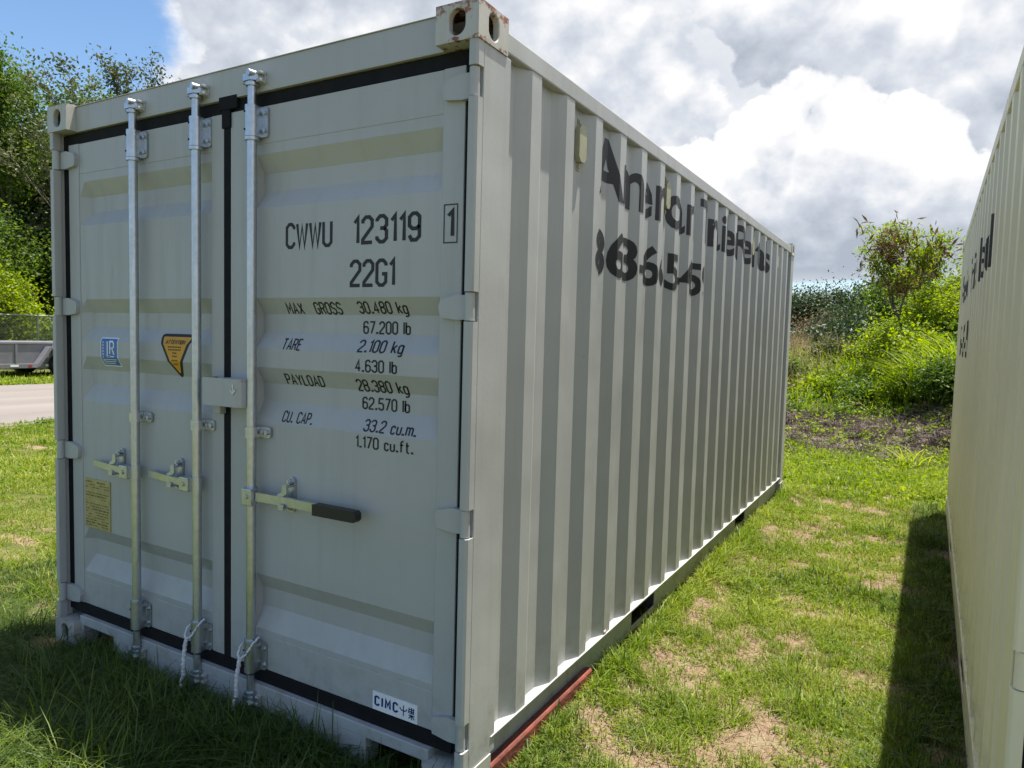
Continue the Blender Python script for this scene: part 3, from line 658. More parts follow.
    for k, (wd, zz) in enumerate(((.092, 1.482), (.088, 1.470), (.030, 1.456), (.034, 1.442), (.044, 1.424), (.030, 1.408))):
        nseg = max(3, int(wd/.011))
        for j in range(nseg):
            a = -1.566-wd/2+wd*j/nseg; v, f = ribbon([(a, zz), (a+wd/nseg*.66, zz)], .0030); it.append(([(q.x, q.y) for q in v], f))
    V_, F_ = merged(it); door_decal(V_, F_, 'warning_label_print', M_ink, s0, .0024)
    m = MB(); m.box(-2.262, -2.052, .0545, .0592, .592, .832); s0 = m.build('data_plate', M_brass, DL, o0, bevel=.001)
    m = MB(); rr = random.Random(4)
    for k in range(17):
        zz = .817-k*.0132; x = -2.252
        if k in (3, 7): continue
        while x < -2.07:
            l = rr.uniform(.008, .03); 
            if rr.random() < .75: v, f = ribbon([(x, zz), (min(x+l, -2.062), zz)], .0022+.0012*(k % 5 == 0)); m.add([(q.x, .0538, q.y) for q in v], f)
            x += l+.006
    m.build('plate_print', M_brassink, s0, o0, recalc=False)
    # lock box across the door gap
    m = MB()
    bxp = [(-1.288, .052), (-1.280, -.012), (-1.266, -.026), (-1.070, -.026), (-1.052, -.012), (-1.040, .052), (-1.046, .052), (-1.058, -.008), (-1.072, -.020), (-1.264, -.020), (-1.275, -.008), (-1.282, .052)]
    m.prism(bxp, 2, 1.262, 1.372)
    m.box(-1.19, -1.046, -.0195, .052, 1.366, 1.3715)
    lb = m.build('lock_box', P, DR, o0, bevel=.002)
    m = MB(); v, f = ribbon([(-1.083, 1.352), (-1.083, 1.318)], .004); m.add([(q.x, -.0275, q.y) for q in v], f); v, f = ribbon([(-1.098, 1.332), (-1.083, 1.316), (-1.068, 1.332)], .004); m.add([(q.x, -.0285, q.y) for q in v], f)
    m.build('arrow_mark', M_galv, lb, o0, solid=.003, recalc=False)
    m = MB(); m.box(-1.262, -1.222, .02, .052, 1.222, 1.258); m.build('lock_lug', P, DL, o0, bevel=.004)
    # lock rods
    for (rx, hx0, hdir) in ((-1.792, None, -1), (-1.366, None, -1), (-1.034, None, 1)):
        D = DR if hdir == 1 else DL
        m = MB(); yr = .020
        m.cyl((rx, yr, .245), (rx, yr, 2.33), .0185, n=20)
        rod = mk(m, 'lock_rod', M_galv)
        # cams and their keepers
        for zc, s3 in ((2.515, 1), (.092, -1)):
            m = MB()
            m.cyl((rx, yr, zc-s3*.10), (rx, yr, zc-s3*.005), .0165, n=16)
            m.cyl((rx, yr, zc-s3*.03), (rx, yr, zc-s3*.018), .024, n=16)
            m.prism([(rx-.030, yr-.020), (rx+.014, yr-.022), (rx+.034, yr-.002), (rx+.040, yr+.026), (rx-.004, yr+.020), (rx-.032, yr+.006)], 2, zc-.012, zc+.010)
            m.cyl((rx+.012, yr-.030, zc+s3*.012), (rx+.020, yr+.022, zc+s3*.012), .013, n=12)
            m.build('cam', M_galv, rod, o0, bevel=.0025)
            m = MB(); m.box(rx+.030, rx+.052, .012, .0445 if s3 == 1 else .030, zc-.020, zc-.008); m.box(rx+.030, rx+.052, .012, .0445 if s3 == 1 else .030, zc+.010, zc+.020)
            m.box(rx-.045, rx-.036, .010, .0445 if s3 == 1 else .030, zc-.018, zc+.018)
            m.box(rx-.045, rx+.052, .0400 if s3 == 1 else .0255, .0446 if s3 == 1 else .0301, zc-.022, zc+.022)
            m.build('cam_keeper', P, rod, o0, bevel=.003)
        # long guide brackets top and bottom
        for zc, s3 in ((2.355, 1), (.262, -1)):
            m = MB()
            hz_ = .058
            m.cyl((rx, yr, zc-hz_), (rx, yr, zc+hz_), .0262, n=20)
            m.prism([(rx-.0258, yr-.005), (rx-.0258, .0535), (rx+.0258, .0535), (rx+.0258, yr-.005)], 2, zc-hz_+.001, zc+hz_-.001)
            m.cyl((rx, yr, zc-s3*(hz_+.002)), (rx, yr, zc-s3*(hz_+.014)), .0275, n=20)
            pl = [(rx+.010, zc-.056), (rx+.046, zc-.056), (rx+.053, zc-.049), (rx+.053, zc+.049), (rx+.046, zc+.056), (rx+.010, zc+.056)]
            m.prism(pl, 1, .0480, .0538)
            for dz in (-.033, .033):
                for dx in (.042, ): m.cyl((rx+dx, .048, zc+dz), (rx+dx, .038, zc+dz), .0085, n=6)
            gb = m.build('guide_bracket', M_galv, rod, o0, bevel=.0015)
        m = MB()
        for dz in (-.033, .033): m.cyl((rx-.012, yr-.0262, 2.355+dz), (rx-.012, yr-.021, 2.355+dz), .004, n=8); m.cyl((rx-.012, yr-.0262, .262+dz), (rx-.012, yr-.021, .262+dz), .004, n=8)
        m.build('pin_hole', M_rubber, rod, o0)
        # middle bracket
        zc = 1.166; m = MB()
        m.cyl((rx, yr, zc-.021), (rx, yr, zc+.021), .0245, n=20); m.prism([(rx-.028, zc-.021), (rx+.070, zc-.021), (rx+.076, zc-.014), (rx+.076, zc+.014), (rx+.070, zc+.021), (rx-.028, zc+.021)], 1, .046, .0538)
        m.prism([(rx-.0222, yr), (rx-.0222, .046), (rx+.0222, .046), (rx+.0222, yr)], 2, zc-.0205, zc+.0205)
        for dx in (.037, .060): m.cyl((rx+dx, .046, zc), (rx+dx, .036, zc), .010, n=6)
        m.build('guide_bracket', M_galv, rod, o0, bevel=.0015)
        # handle hub, handle and catch
        zc = .920; m = MB()
        if hdir == 1: m.box(rx-.008, rx+.046, -.022, .012, zc-.036, zc+.030)
        else: m.box(rx-.062, rx-.006, -.022, .012, zc-.030, zc+.028)
        m.cyl((rx, yr, zc-.03), (rx, yr, zc+.028), .024, n=16)
        hxp = rx+.020 if hdir == 1 else rx-.034
        m.cyl((hxp, -.028, zc), (hxp, -.0215, zc), .009, n=10); m.build('handle_hub', M_galv, rod, o0, bevel=.003)
        m = MB(); x1 = rx+hdir*.050
        if hdir == 1:
            m.prism([(x1, -.004), (x1, .006), (rx+.20, .016), (rx+.30, .012), (rx+.50, .000), (rx+.50, -.011), (rx+.30, .000), (rx+.20, .004)], 2, zc-.017, zc+.017)
            hd = m.build('handle', M_galv, rod, o0, bevel=.002)
            m = MB(); m.prism([(x+rx+.372, z+zc) for x, z in ((0, -.021), (.198, -.019), (.208, -.010), (.208, .012), (.198, .021), (0, .021))], 1, -.022, .010); m.build('grip', M_grip, hd, o0, bevel=.008)
            cx_ = rx+.193
        else:
            m.prism([(x1, .004), (x1, -.006), (rx-.20, .006), (rx-.35, .030), (rx-.35, .038), (rx-.20, .018)], 2, zc-.014, zc+.014); m.build('handle', M_galv, rod, o0, bevel=.002)
            cx_ = rx-.152
        m = MB()
        m.prism([(cx_+.014*math.cos(t)*1.15, zc+.018+(.052 if math.sin(t) > 0 else -.052)+.016*math.sin(t)) for t in [2*math.pi*i/20 for i in range(20)]], 1, .047, .0572)
        for dz in (.068, -.034): m.cyl((cx_-.002, .047, zc+.002+dz), (cx_-.002, .034, zc+.002+dz), .0115, n=10); m.cyl((cx_-.002, .034, zc+.002+dz), (cx_-.002, .028, zc+.002+dz), .007, n=6)
        m.prism([(cx_-.012, zc+.060), (cx_+.010, zc+.066), (cx_+.014, zc+.030), (cx_-.004, zc+.018), (cx_-.034, zc+.012), (cx_-.036, zc+.022), (cx_-.014, zc+.032)], 1, .010, .018)
        m.prism([(cx_-.010, .018), (cx_+.010, .018), (cx_+.010, .046), (cx_-.010, .046)], 2, zc+.050, zc+.058)
        m.prism([(cx_-.012, -.004), (cx_+.012, -.004), (cx_+.012, .046), (cx_-.012, .046)], 2, zc-.030, zc-.022)
        m.prism([(cx_-.014, -.008), (cx_+.014, -.008), (cx_+.014, -.002), (cx_-.014, -.002)], 2, zc-.030, zc-.010)
        m.build('handle_catch', M_galv, D, o0, bevel=.0015)
    return root

HZ = [2.348, 1.655, .958, .246]
A_ = make_container((-OX, 0, 0), 0, 'pale grey container in the centre with closed doors, lock rods and door lettering', M_paint, M_rusty, M_rust2, HZ, 'right',
    [('American Trailer', .970, 3.602, 2.186, 2.446, .024), ('Rentals', 3.580, 4.800, 2.186, 2.446, .024)], [('863-665-459', .950, 2.78, 1.845, 2.050, .026)])
rz = -R(.41); px, py = 1.437, .11
make_container((px+OX*math.cos(rz), py+OX*math.sin(rz), 0), rz, 'cream container cut off by the right edge, shaded side towards the grass strip', M_cream, M_cream, M_cream, [2.348, 1.655, .822, .246], 'left',
    [('American Trailer Rentals', 5.46, 1.86, 1.945, 2.190, .004)], [('863-665-459', 5.35, 3.70, 1.500, 1.765, .008)], web=.003)

# ------------------------------------------------------------------ loose things by the container
m = MB(); m.prism([(-.040, -.06), (-.008, -.06), (-.003, -.052), (-.003, .058), (-.010, .068), (-.036, .068), (-.040, .060)], 1, .19, 1.06)
tag(m.build('timber_beam', M_redtimber, bevel=.004), 'faded red beam lying in the grass under the bottom rail of the grey container', 'beam')
m = MB(); m.box(-.17, .07, -.06, .07, -.05, 0.0); o = m.build('board', M_brick, bevel=.01); o.location = (-2.42, .0, -.016); o.rotation_euler = (0, 0, R(28))
tag(o, 'orange brown board under the far left corner of the grey container doors', 'board')
def cord(x, pts, label):
    m = MB(); P_ = [Vector(p) for p in pts]; o_ = []; 
    for a, b_ in zip(P_, P_[1:]):
        for t in range(8): o_.append(a.lerp(b_, t/8))
    rad = [.0045+.0022*math.sin(i*1.7) for i in range(len(o_))]; m.tube(o_, rad, 7)
    return m, label
for rx, lab in ((-1.366, 'white knotted cord hanging from the bottom of the middle lock rod'), (-1.034, 'white knotted cord hanging from the bottom of the lock rod nearest the black grip handle')):
    m = MB()
    def strand(pts, r):
        P_ = [Vector(p) for p in pts]; o_ = []
        for a, b_ in zip(P_, P_[1:]):
            for t in range(10): o_.append(a.lerp(b_, t/10)+Vector((random.uniform(-1, 1), random.uniform(-1, 1), 0))*.0016)
        m.tube(o_, [r*(1+.14*math.sin(i*1.9)) for i in range(len(o_))], 7)
    strand([(rx+.032, .03, .345), (rx+.034, .0, .33), (rx+.012, -.016, .285), (rx-.018, -.020, .262)], .0045)
    strand([(rx-.036, .03, .325), (rx-.040, .0, .30), (rx-.036, -.014, .275), (rx-.018, -.020, .262)], .0045)
    strand([(rx-.018, -.020, .262), (rx-.028, -.024, .20), (rx-.030, -.026, .14), (rx-.034, -.026, .098)], .0080)
    strand([(rx-.034, -.026, .102), (rx-.045, -.03, .075), (rx-.040, -.03, .05)], .006)
    tag(m.build('cord', M_rope), lab, 'cord', 'cords tied to the lock rods')
m = MB(); m.prism([(-.012, .1772), (.010, .1772), (.014, .188), (.004, .202), (-.010, .196)], 1, 1.19, 1.215)
o = m.build('pebble', M_pebble, off=(-.016, 0, .0008), bevel=.004); tag(o, 'small pinkish stone lying on the bottom rail ledge of the grey container', 'stone')

# ------------------------------------------------------------------ grass
def blades(P, h, wd, lean, K=2, curl=.9, ang=None):
    n = len(P); a = rng.uniform(0, 2*np.pi, n) if ang is None else ang
    d = np.stack([np.cos(a), np.sin(a), np.zeros(n)], 1); b_ = a+np.pi/2+rng.uniform(-.9, .9, n); s_ = np.stack([np.cos(b_), np.sin(b_), np.zeros(n)], 1)
    rows = []
    for k in range(K+1):
        t = k/K
        c = P+d*(h*lean*t**1.7)[:, None]; c[:, 2] += h*(t-.45*np.minimum(lean, 1.4)*t*t*curl)
        if k < K: ww = (wd*(1-.55*t**2))[:, None]; rows += [c-s_*ww/2, c+s_*ww/2]
        else: rows += [c]
    V = np.stack(rows, 1).reshape(-1, 3); nv = 2*K+1; F = []
    for k in range(K-1): F += [(2*k, 2*k+1, 2*k+3), (2*k, 2*k+3, 2*k+2)]
    F += [(2*K-2, 2*K-1, 2*K)]
    F = (np.array(F)[None]+(np.arange(n)*nv)[:, None, None]).reshape(-1, 3)
    return V, F, nv
def inside_container(x, y):
    a = ((x > -WD-.005) & (x < .0) & (y > .04) & (y < LEN)) | ((x > -2.60) & (x < -2.34) & (y > -.12) & (y < .06))
    b_ = (x > 1.437+.0072*(y-.11)) & (x < 3.9) & (y > .15) & (y < 6.17)
    return a | b_
def scatter(n, x0, x1, y0, y1, clump=0.0, keep=None):
    x = rng.uniform(x0, x1, n); y = rng.uniform(y0, y1, n)
    if clump: 
        k = max(1, n//14); cx = rng.uniform(x0, x1, k); cy = rng.uniform(y0, y1, k); i = rng.integers(0, k, n); 
        use = rng.random(n) < .75; x = np.where(use, cx[i]+rng.normal(0, clump, n), x); y = np.where(use, cy[i]+rng.normal(0, clump, n), y)
    ok = ~inside_container(x, y) & (x > x0-.1) & (x < x1+.1)
    if keep is not None: ok &= keep(x, y)
    return x[ok], y[ok]
def tprob(lo, hi): return lambda x, y: rng.random(len(x)) < np.clip((turf(x, y)-lo)/(hi-lo), 0, 1)
def varied(n, x, y, nv, sc=.5): 
    v = np.clip(rng.normal(.5, .2, n)+(vn(x, y, .45, 12)-.5)*sc, 0, 1); return np.repeat(v, nv)
def grass_field(name, n, x0, x1, y0, y1, h, wd, lean, K, mat, lab, clump=.02, lo=-.05, hi=.80, keep=None, hv=.45):
    def kp(x, y):
        r_ok = tprob(lo, hi)(x, y)
        return r_ok & (keep(x, y) if keep else True)
    x, y = scatter(n, x0, x1, y0, y1, clump, kp); n = len(x)
    P = np.stack([x, y, gz(x, y)-.004], 1)
    hh = h*np.clip(rng.normal(1, hv, n), .25, 2.2)*(.35+1.3*np.clip(vn(x, y, .16, 21)*.6+vn(x, y, .5, 22)*.4, 0, 1)**1.4)
    V, F, nv = blades(P, hh, wd*rng.uniform(.6, 1.3, n), rng.gamma(2.2, lean/2.2, n), K)
    return tag(fast_mesh(name, V, F, mat, varied(n, x, y, nv)), lab, 'grass', kind='stuff')
L1 = 'short sunlit grass on the strip between the two containers'
grass_field('grass', 150000, -.10, 1.75, -.9, 2.6, .050, .0042, .75, 3, M_grass, L1)
grass_field('grass', 110000, -.10, 1.75, 2.4, 6.6, .052, .0060, .75, 2, M_grass, 'sunlit grass on the far half of the strip between the containers')
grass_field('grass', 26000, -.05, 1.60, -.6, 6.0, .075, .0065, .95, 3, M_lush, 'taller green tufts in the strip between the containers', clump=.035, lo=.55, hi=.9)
grass_field('dry_grass', 60000, -.05, 1.60, -.6, 6.5, .034, .0036, 1.4, 2, M_dry, 'dry straw lying in the strip between the containers', lo=-1.4, hi=.8)
grass_field('grass', 90000, -7, 3, 6.2, 10.2, .085, .010, .7, 2, M_grass, 'rough sunlit grass just beyond the far ends of the containers', clump=.05)
grass_field('long_grass', 9000, -.06, .10, .95, 6.3, .085, .0055, .8, 3, M_grass, 'taller grass growing against the bottom rail of the grey container', clump=.02, lo=-.6, hi=.3)
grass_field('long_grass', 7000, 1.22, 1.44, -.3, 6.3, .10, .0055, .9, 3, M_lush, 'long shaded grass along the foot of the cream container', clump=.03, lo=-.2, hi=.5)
grass_field('grass', 14000, -.05, 1.5, 2.0, 9.0, .07, .010, 1.1, 3, M_leafY, 'bright yellow green tufts along the strip between the containers', clump=.04, lo=.5, hi=.9)
grass_field('dry_grass', 26000, -7, -2.5, -1, 5.5, .035, .005, 1.3, 2, M_dry, 'dry straw in the lawn left of the grey container', lo=.1, hi=.7)
grass_field('long_grass', 9000, -3.6, -.8, -1.7, -.45, .11, .0055, 1.0, 4, M_leafY, 'lime green long grass catching the sun in the bottom left corner', clump=.03, lo=-.3, hi=.5)
long_keep = lambda x, y: (y < .03+.0*x) | (x < -WD)
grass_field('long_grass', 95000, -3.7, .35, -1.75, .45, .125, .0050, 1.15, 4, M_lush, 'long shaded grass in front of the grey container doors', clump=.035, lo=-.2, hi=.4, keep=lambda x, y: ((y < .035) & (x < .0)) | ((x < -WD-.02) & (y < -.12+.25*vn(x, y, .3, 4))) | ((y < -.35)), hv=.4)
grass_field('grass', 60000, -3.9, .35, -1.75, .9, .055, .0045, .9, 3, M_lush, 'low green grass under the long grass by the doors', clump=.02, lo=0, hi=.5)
grass_field('grass', 120000, -7.0, -2.44, -1.5, 5.5, .060, .0065, .8, 2, M_grass, 'sunlit lawn beside the left side of the grey container', clump=.03)
grass_field('grass', 110000, -11.9, -6.8, -4, 9.0, .065, .012, .8, 2, M_grass, 'sunlit lawn running out to the road', clump=.05, lo=.2, hi=.5)
grass_field('grass', 40000, -25, -20.2, 2, 22, .13, .03, .8, 2, M_grass, 'grass verge on the far side of the road', clump=.1, lo=-.5, hi=.3)
grass_field('grass', 30000, -6, 4, -5, -1.7, .06, .006, .8, 2, M_grass, 'grass behind and beside the viewpoint', lo=0, hi=.5)

# broad leaved weeds: tilted leaf quads
def leaves(P, size, flat=.5, aspect=1.9):
    """rhombic leaves, one per point"""
    n = len(P); a = rng.uniform(0, 2*np.pi, n); el = rng.normal(0, 1, n)*(1-flat)
    d = np.stack([np.cos(a)*np.cos(el), np.sin(a)*np.cos(el), np.sin(el)], 1)
    r = rng.normal(0, 1, (n, 3)); r[:, 2] += flat*2.5*np.sign(rng.random(n)-.1); s_ = np.cross(d, r); s_ /= np.linalg.norm(s_, axis=1)[:, None]+1e-9
    L_ = (size*rng.uniform(.6, 1.3, n))[:, None]; w_ = L_/aspect; nn = np.cross(s_, d)
    V = np.stack([P, P+d*L_*.5+s_*w_*.5-nn*L_*.06, P+d*L_-nn*L_*.02, P+d*L_*.5-s_*w_*.5-nn*L_*.06], 1).reshape(-1, 3)
    F = (np.array([[0, 1, 2, 3]])[None]+(np.arange(n)*4)[:, None, None]).reshape(-1, 4)
    return V, F
def leaf_obj(name, P, size, mat, parent=None, flat=.4, aspect=1.9, var=None, vs=.2):
    V, F = leaves(P, size, flat, aspect); v = np.clip(rng.normal(.5, vs, len(P)) if var is None else var+rng.normal(0, .13, len(P)), 0, 1)
    return fast_mesh(name, V, F, mat, np.repeat(v, 4), parent=parent)
def weed_patch(n, cl, x0, x1, y0, y1, h, size, mat, lab, keep=None):
    k = max(4, int(n/cl)); cx = rng.uniform(x0, x1, k); cy = rng.uniform(y0, y1, k)
    ok = ~inside_container(cx, cy) & (keep(cx, cy) if keep else True); cx, cy = cx[ok], cy[ok]; k = len(cx); n = k*cl
    i = np.repeat(np.arange(k), cl); rr = rng.uniform(.4, 1.5, k)[i]*h
    p = rng.normal(0, 1, (n, 3)); p /= np.linalg.norm(p, axis=1)[:, None]; p[:, 2] = np.abs(p[:, 2]); p *= (rng.random(n)**.5*rr)[:, None]
    x = cx[i]+p[:, 0]*.9; y = cy[i]+p[:, 1]*.9; P = np.stack([x, y, gz(x, y)+p[:, 2]], 1)
    return tag(leaf_obj('weeds', P, size, mat, var=rng.uniform(.2, .8, k)[i]), lab, 'weeds', kind='stuff')
notdirt = lambda x, y: rng.random(len(x)) < np.clip((turf(x, y)-.1)/.3, 0.04, 1)
weed_patch(26000, 16, .0, 1.45, .4, 6.5, .032, .019, M_leafY, 'small yellow green weeds dotted through the grass strip', notdirt)
weed_patch(26000, 26, -3.5, 3.5, 6.4, 10.4, .11, .05, M_leafY, 'bright leafy weeds beyond the far ends of the containers', notdirt)
weed_patch(30000, 40, -5, 4.5, 11.8, 17, .24, .085, M_leafG, 'green ground cover climbing the bank behind the dirt pile')
weed_patch(26000, 40, -5, 4.5, 12.2, 18, .30, .08, M_leafY, 'yellow green creeper over the bank behind the dirt pile')
weed_patch(9000, 30, -5, 4.5, 11.6, 15, .22, .07, M_thatch, 'brown dead weeds on the bank')
weed_patch(9000, 22, -4, 2.2, 9.4, 12.4, .14, .055, M_leafY, 'bright weeds sprouting over the dirt pile')
grass_field('dry_grass', 40000, -4, 2.2, 9.3, 12.9, .10, .014, 1.4, 2, M_litter, 'dead grey brown litter on the dirt pile', clump=.06, lo=-2, hi=-1)
grass_field('dry_grass', 6500, -7, -.6, 14, 22, .50, .014, .35, 3, M_dry, 'tall dry reddish grass on top of the bank', clump=.15, lo=-2, hi=-1)
grass_field('tall_grass', 12000, -6, 4, 12, 20, .35, .016, .7, 3, M_leafY, 'tall green grass among the creepers on the bank', clump=.12, lo=-2, hi=-1)

# ------------------------------------------------------------------ shrubs and trees
def branch_tips(root, h, spread, levels, nb, rr, mb, r0_, lean=(0, 0), tf=.42):
    """grow a trunk with limbs into mb, return the twig points"""
    tips = []
    def grow(p, d, ln, r, lv):
        pts = [p]; q = p; dd = d
        for i in range(4):
            dd = (dd+Vector((rr.gauss(0, .13), rr.gauss(0, .13), rr.gauss(.03, .07)))).normalized(); q = q+dd*ln/4; pts.append(q)
            if lv >= levels-1: tips.append(q)
        mb.tube(pts, [r*(1-.13*i) for i in range(5)], 7 if lv < 2 else 4)
        if lv >= levels: tips.append(q); return
        for k in range(nb):
            a = rr.uniform(0, 2*math.pi); el = rr.uniform(.15, .95)*spread
            nd = (dd*(1-el*.6)+Vector((math.cos(a), math.sin(a), rr.uniform(-.1, .5)))*el).normalized()
            t = rr.randint(2, 4); grow(pts[t], nd, ln*rr.uniform(.55, .8), r*.55, lv+1)
    grow(Vector(root), Vector((lean[0], lean[1], 1)).normalized(), h*tf, r0_, 0)
    return tips
def tree(name, loc, h, lab, mat, n, size, spread=1.0, levels=3, nb=4, seed=1, r0_=.2, cl=.5, cat='tree', group=None, lean=(0, 0), extra=None, flat=.35, aspect=1.9, tf=.42, low=0):
    rr = random.Random(seed); t = empty(name, loc); tag(t, lab, cat, group)
    mb = MB(); tips = branch_tips((0, 0, -.15), h, spread, levels, nb, rr, mb, r0_, lean, tf)
    mb.build('trunk' if h > 2.5 else 'stem', M_bark, t, recalc=False)
    T_ = np.array([tuple(q) for q in tips])
    if low: T2 = T_.copy()[::3]; T2[:, 2] *= low; T2[:, 0] *= .9; T2[:, 1] *= .9; T_ = np.concatenate([T_, T2])
    k = len(T_); i = rng.integers(0, k, n); g_ = rng.normal(0, 1, (n, 3))*cl*(rng.random(n)[:, None]**.4)
    P = T_[i]+g_*np.array([1, 1, .7]); P = P[P[:, 2] > .03]; 
    tv = rng.uniform(.15, .85, k)[i][:len(P)]
    leaf_obj('crown' if h > 2.5 else 'foliage', P, size, mat, t, flat, aspect, var=tv)
    if extra:
        em, en, es, zmin = extra; j = np.where(T_[:, 2] > zmin*h)[0]
        if len(j):
            cc = T_[rng.choice(j, max(3, en//18))]; i = rng.integers(0, len(cc), en); P = cc[i]+rng.normal(0, 1, (en, 3))*np.array([.10, .10, .13])-np.array([0, 0, .08])
            V_, F_ = leaves(P, es, 0, 4.5); fast_mesh('seed_pods', V_, F_, em, np.repeat(rng.random(len(P)), 4), parent=t)
    return t
def G(x, y): return (x, y, float(gz(x, y)))
# bank on the right: the podded tree, its neighbours, bushes
tree('tree', G(1.16, 15.5), 3.0, 'slender bright green tree hung with brown seed pods at its top', M_leafY, 4200, .085, .80, 3, 3, 5, .045, .13, extra=(M_pod, 800, .20, .5), flat=.3, aspect=3.0, tf=.5)
tree('tree', G(2.15, 14.9), 2.6, 'feathery bright green tree beside the far end of the cream container', M_leafY, 20000, .075, 1.0, 3, 5, 8, .05, .24, flat=.6, aspect=2.8, tf=.3)
tree('tree', G(1.75, 16.2), 2.8, 'bright green sapling between the podded tree and the cream container', M_leafY, 26000, .08, 1.2, 3, 5, 44, .04, .24, flat=.6, aspect=2.6, tf=.3)
tree('tree', G(.50, 15.6), 2.2, 'low bright green sapling left of the podded tree trunk', M_leafY, 17000, .075, 1.2, 3, 5, 45, .035, .24, flat=.6, aspect=2.6, tf=.3)
tree('tree', G(2.9, 17), 2.5, 'yellow green tree rising behind the cream container', M_leafY, 12000, .09, .9, 3, 4, 19, .06, .3, flat=.5, aspect=2.6)
tree('tree', G(1.2, 18.5), 2.7, 'mid green tree directly behind the podded tree', M_leafG, 11000, .10, .9, 3, 4, 12, .06, .3)
BS = [(1.3, 14.2, 1.9, M_leafY, 'tallest yellow green bush, against the cream container behind the cane grass'), (.85, 13.0, 1.0, M_leafY, 'bright bush just left of the cane grass on the bank'), (1.25, 13.1, 1.15, M_leafY, 'rounded yellow green bush low on the bank beside the cream container'), (1.7, 12.1, .95, M_leafG, 'dark hollow bush nearest the cream container at the foot of the bank'),
      (.35, 13.6, .85, M_leafG, 'low mid green bush behind the right end of the dirt pile'), (-.4, 14.2, .6, M_leafY, 'small pale bush behind the middle of the dirt pile'),
      (.75, 14.6, 1.2, M_leafY, 'taller bright bush at the foot of the podded tree'), (-1.5, 14.8, .7, M_leafG, 'low green bush by the far corner of the grey container'), (2.5, 13, 1.6, M_leafG, 'leafy bush half hidden by the cream container'),
      (-.9, 17.5, .6, M_leafO, 'olive bush on the crest of the bank'), (-2.6, 18.5, .7, M_leafO, 'olive bush on the crest behind the grey container'), (.1, 17.2, 1.0, M_leafY, 'yellow green bush left of the podded tree')]
for i, (x, y, h, mt, lb) in enumerate(BS):
    tree('bush', G(x, y), h, lb, mt, 6500, .075 if mt is not M_leafY else .085, 1.5, 2, 6, 30+i, .025, .20+.06*h, cat='bush')
# reed like arching clump near the cream container
x, y = scatter(900, 1.0, 1.9, 12.2, 13.6, .09); P = np.stack([x, y, gz(x, y)+.3], 1); V_, F_, nv = blades(P, rng.uniform(.6, 1.2, len(x)), rng.uniform(.012, .024, len(x)), rng.uniform(.6, 1.3, len(x)), 5)
tag(fast_mesh('tall_grass', V_, F_, M_leafY, np.repeat(rng.random(len(x)), nv)), 'arching cane grass on the bank against the cream container', 'grass', kind='stuff')
x = rng.normal(1.12, .10, 60); y = rng.normal(9.0, .10, 60); V_, F_, nv = blades(np.stack([x, y, gz(x, y)], 1), rng.uniform(.2, .5, 60), rng.uniform(.008, .018, 60), rng.uniform(.7, 1.2, 60), 6)
tag(fast_mesh('grass_clump', V_, F_, M_leafY, np.repeat(rng.uniform(.5, 1, 60), nv)), 'arching clump of long grass by the far end of the cream container', 'grass clump')
# far trees on the skyline right
FT = [(-3.5, 62, 8.0, M_leafD, 'dark oak on the skyline directly beside the far corner of the grey container'), (0.5, 66, 9.0, M_leafD, 'taller dark oak on the skyline left of the podded tree'), (6, 60, 6.6, M_leafD, 'dark oak on the skyline behind the podded tree'), (-9, 70, 8.2, M_leafD, 'dark oak on the skyline hidden behind the grey container'), (11, 72, 8.5, M_leafD, 'dark oak on the skyline behind the feathery tree'),
      (-1, 48, 5.6, M_leafD, 'low dark tree in front of the skyline oaks'), (3, 50, 5.6, M_leafD, 'second low dark tree before the skyline oaks, nearer the podded tree'), (-4.6, 46, 3.2, M_thatch, 'brown dead palm clump beside the far corner of the grey container'), (-2.4, 40, 3.0, M_leafD, 'olive bush next to the dead palm clump')]
for i, (x, y, h, mt, lb) in enumerate(FT):
    tree('tree', (x, y, -.1), h, lb, mt, 24000, .24 if mt is not M_thatch else .16, 1.5, 3, 5, 60+i, .22, 1.1, flat=.3, group=None)
# the trees beyond the road on the left
tree('tree', (-38.0, 13.5, -.1), 17.0, 'large leafy tree beyond the road filling the left edge', M_leafG, 120000, .19, 1.0, 4, 4, 71, .34, .80, low=.45)
tree('tree', (-29.0, 15.7, -.1), 10.0, 'tree whose loose top shows above the grey container header', M_leafO, 9000, .15, .40, 4, 3, 74, .16, .28, tf=.55)
tree('tree', (-35, 12.2, -.1), 7.5, 'mid height dark green tree between the large tree and the fence', M_leafG, 36000, .17, 1.2, 3, 5, 171, .16, .7, low=.5)
tree('tree', (-41, 18.5, -.1), 12.5, 'dark tree filling the gap behind the large leafy tree', M_leafD, 45000, .24, 1.3, 3, 5, 172, .3, 1.2, low=.5)
tree('tree', (-36, 7, -.1), 12, 'second leafy tree beyond the fence at the left edge', M_leafY, 30000, .22, 1.1, 3, 5, 72, .3, 1.0, low=.5)
tree('tree', (-46, 18, -.1), 11, 'dense dark tree behind the trailer', M_leafD, 40000, .28, 1.3, 3, 5, 73, .4, 1.3, low=.45)
tree('tree', (-32, 13.6, -.1), 4.6, 'low yellow green tree overhanging the fence behind the trailer', M_leafY, 16000, .15, 1.3, 3, 4, 75, .10, .5, low=.6)
tree('tree', (-50, 36, -.1), 11, 'dark tree far back behind the grey container', M_leafD, 22000, .32, 1.3, 3, 5, 76, .4, 1.3)
tree('tree', (-46, 2, -.1), 13, 'dark tree at the far left beyond the fence', M_leafD, 22000, .32, 1.3, 3, 5, 77, .4, 1.3, low=.5)
UB = [(-33, 9.5), (-33.5, 12.2), (-33, 15.2), (-33.5, 18.2), (-33, 6), (-34, 22)]
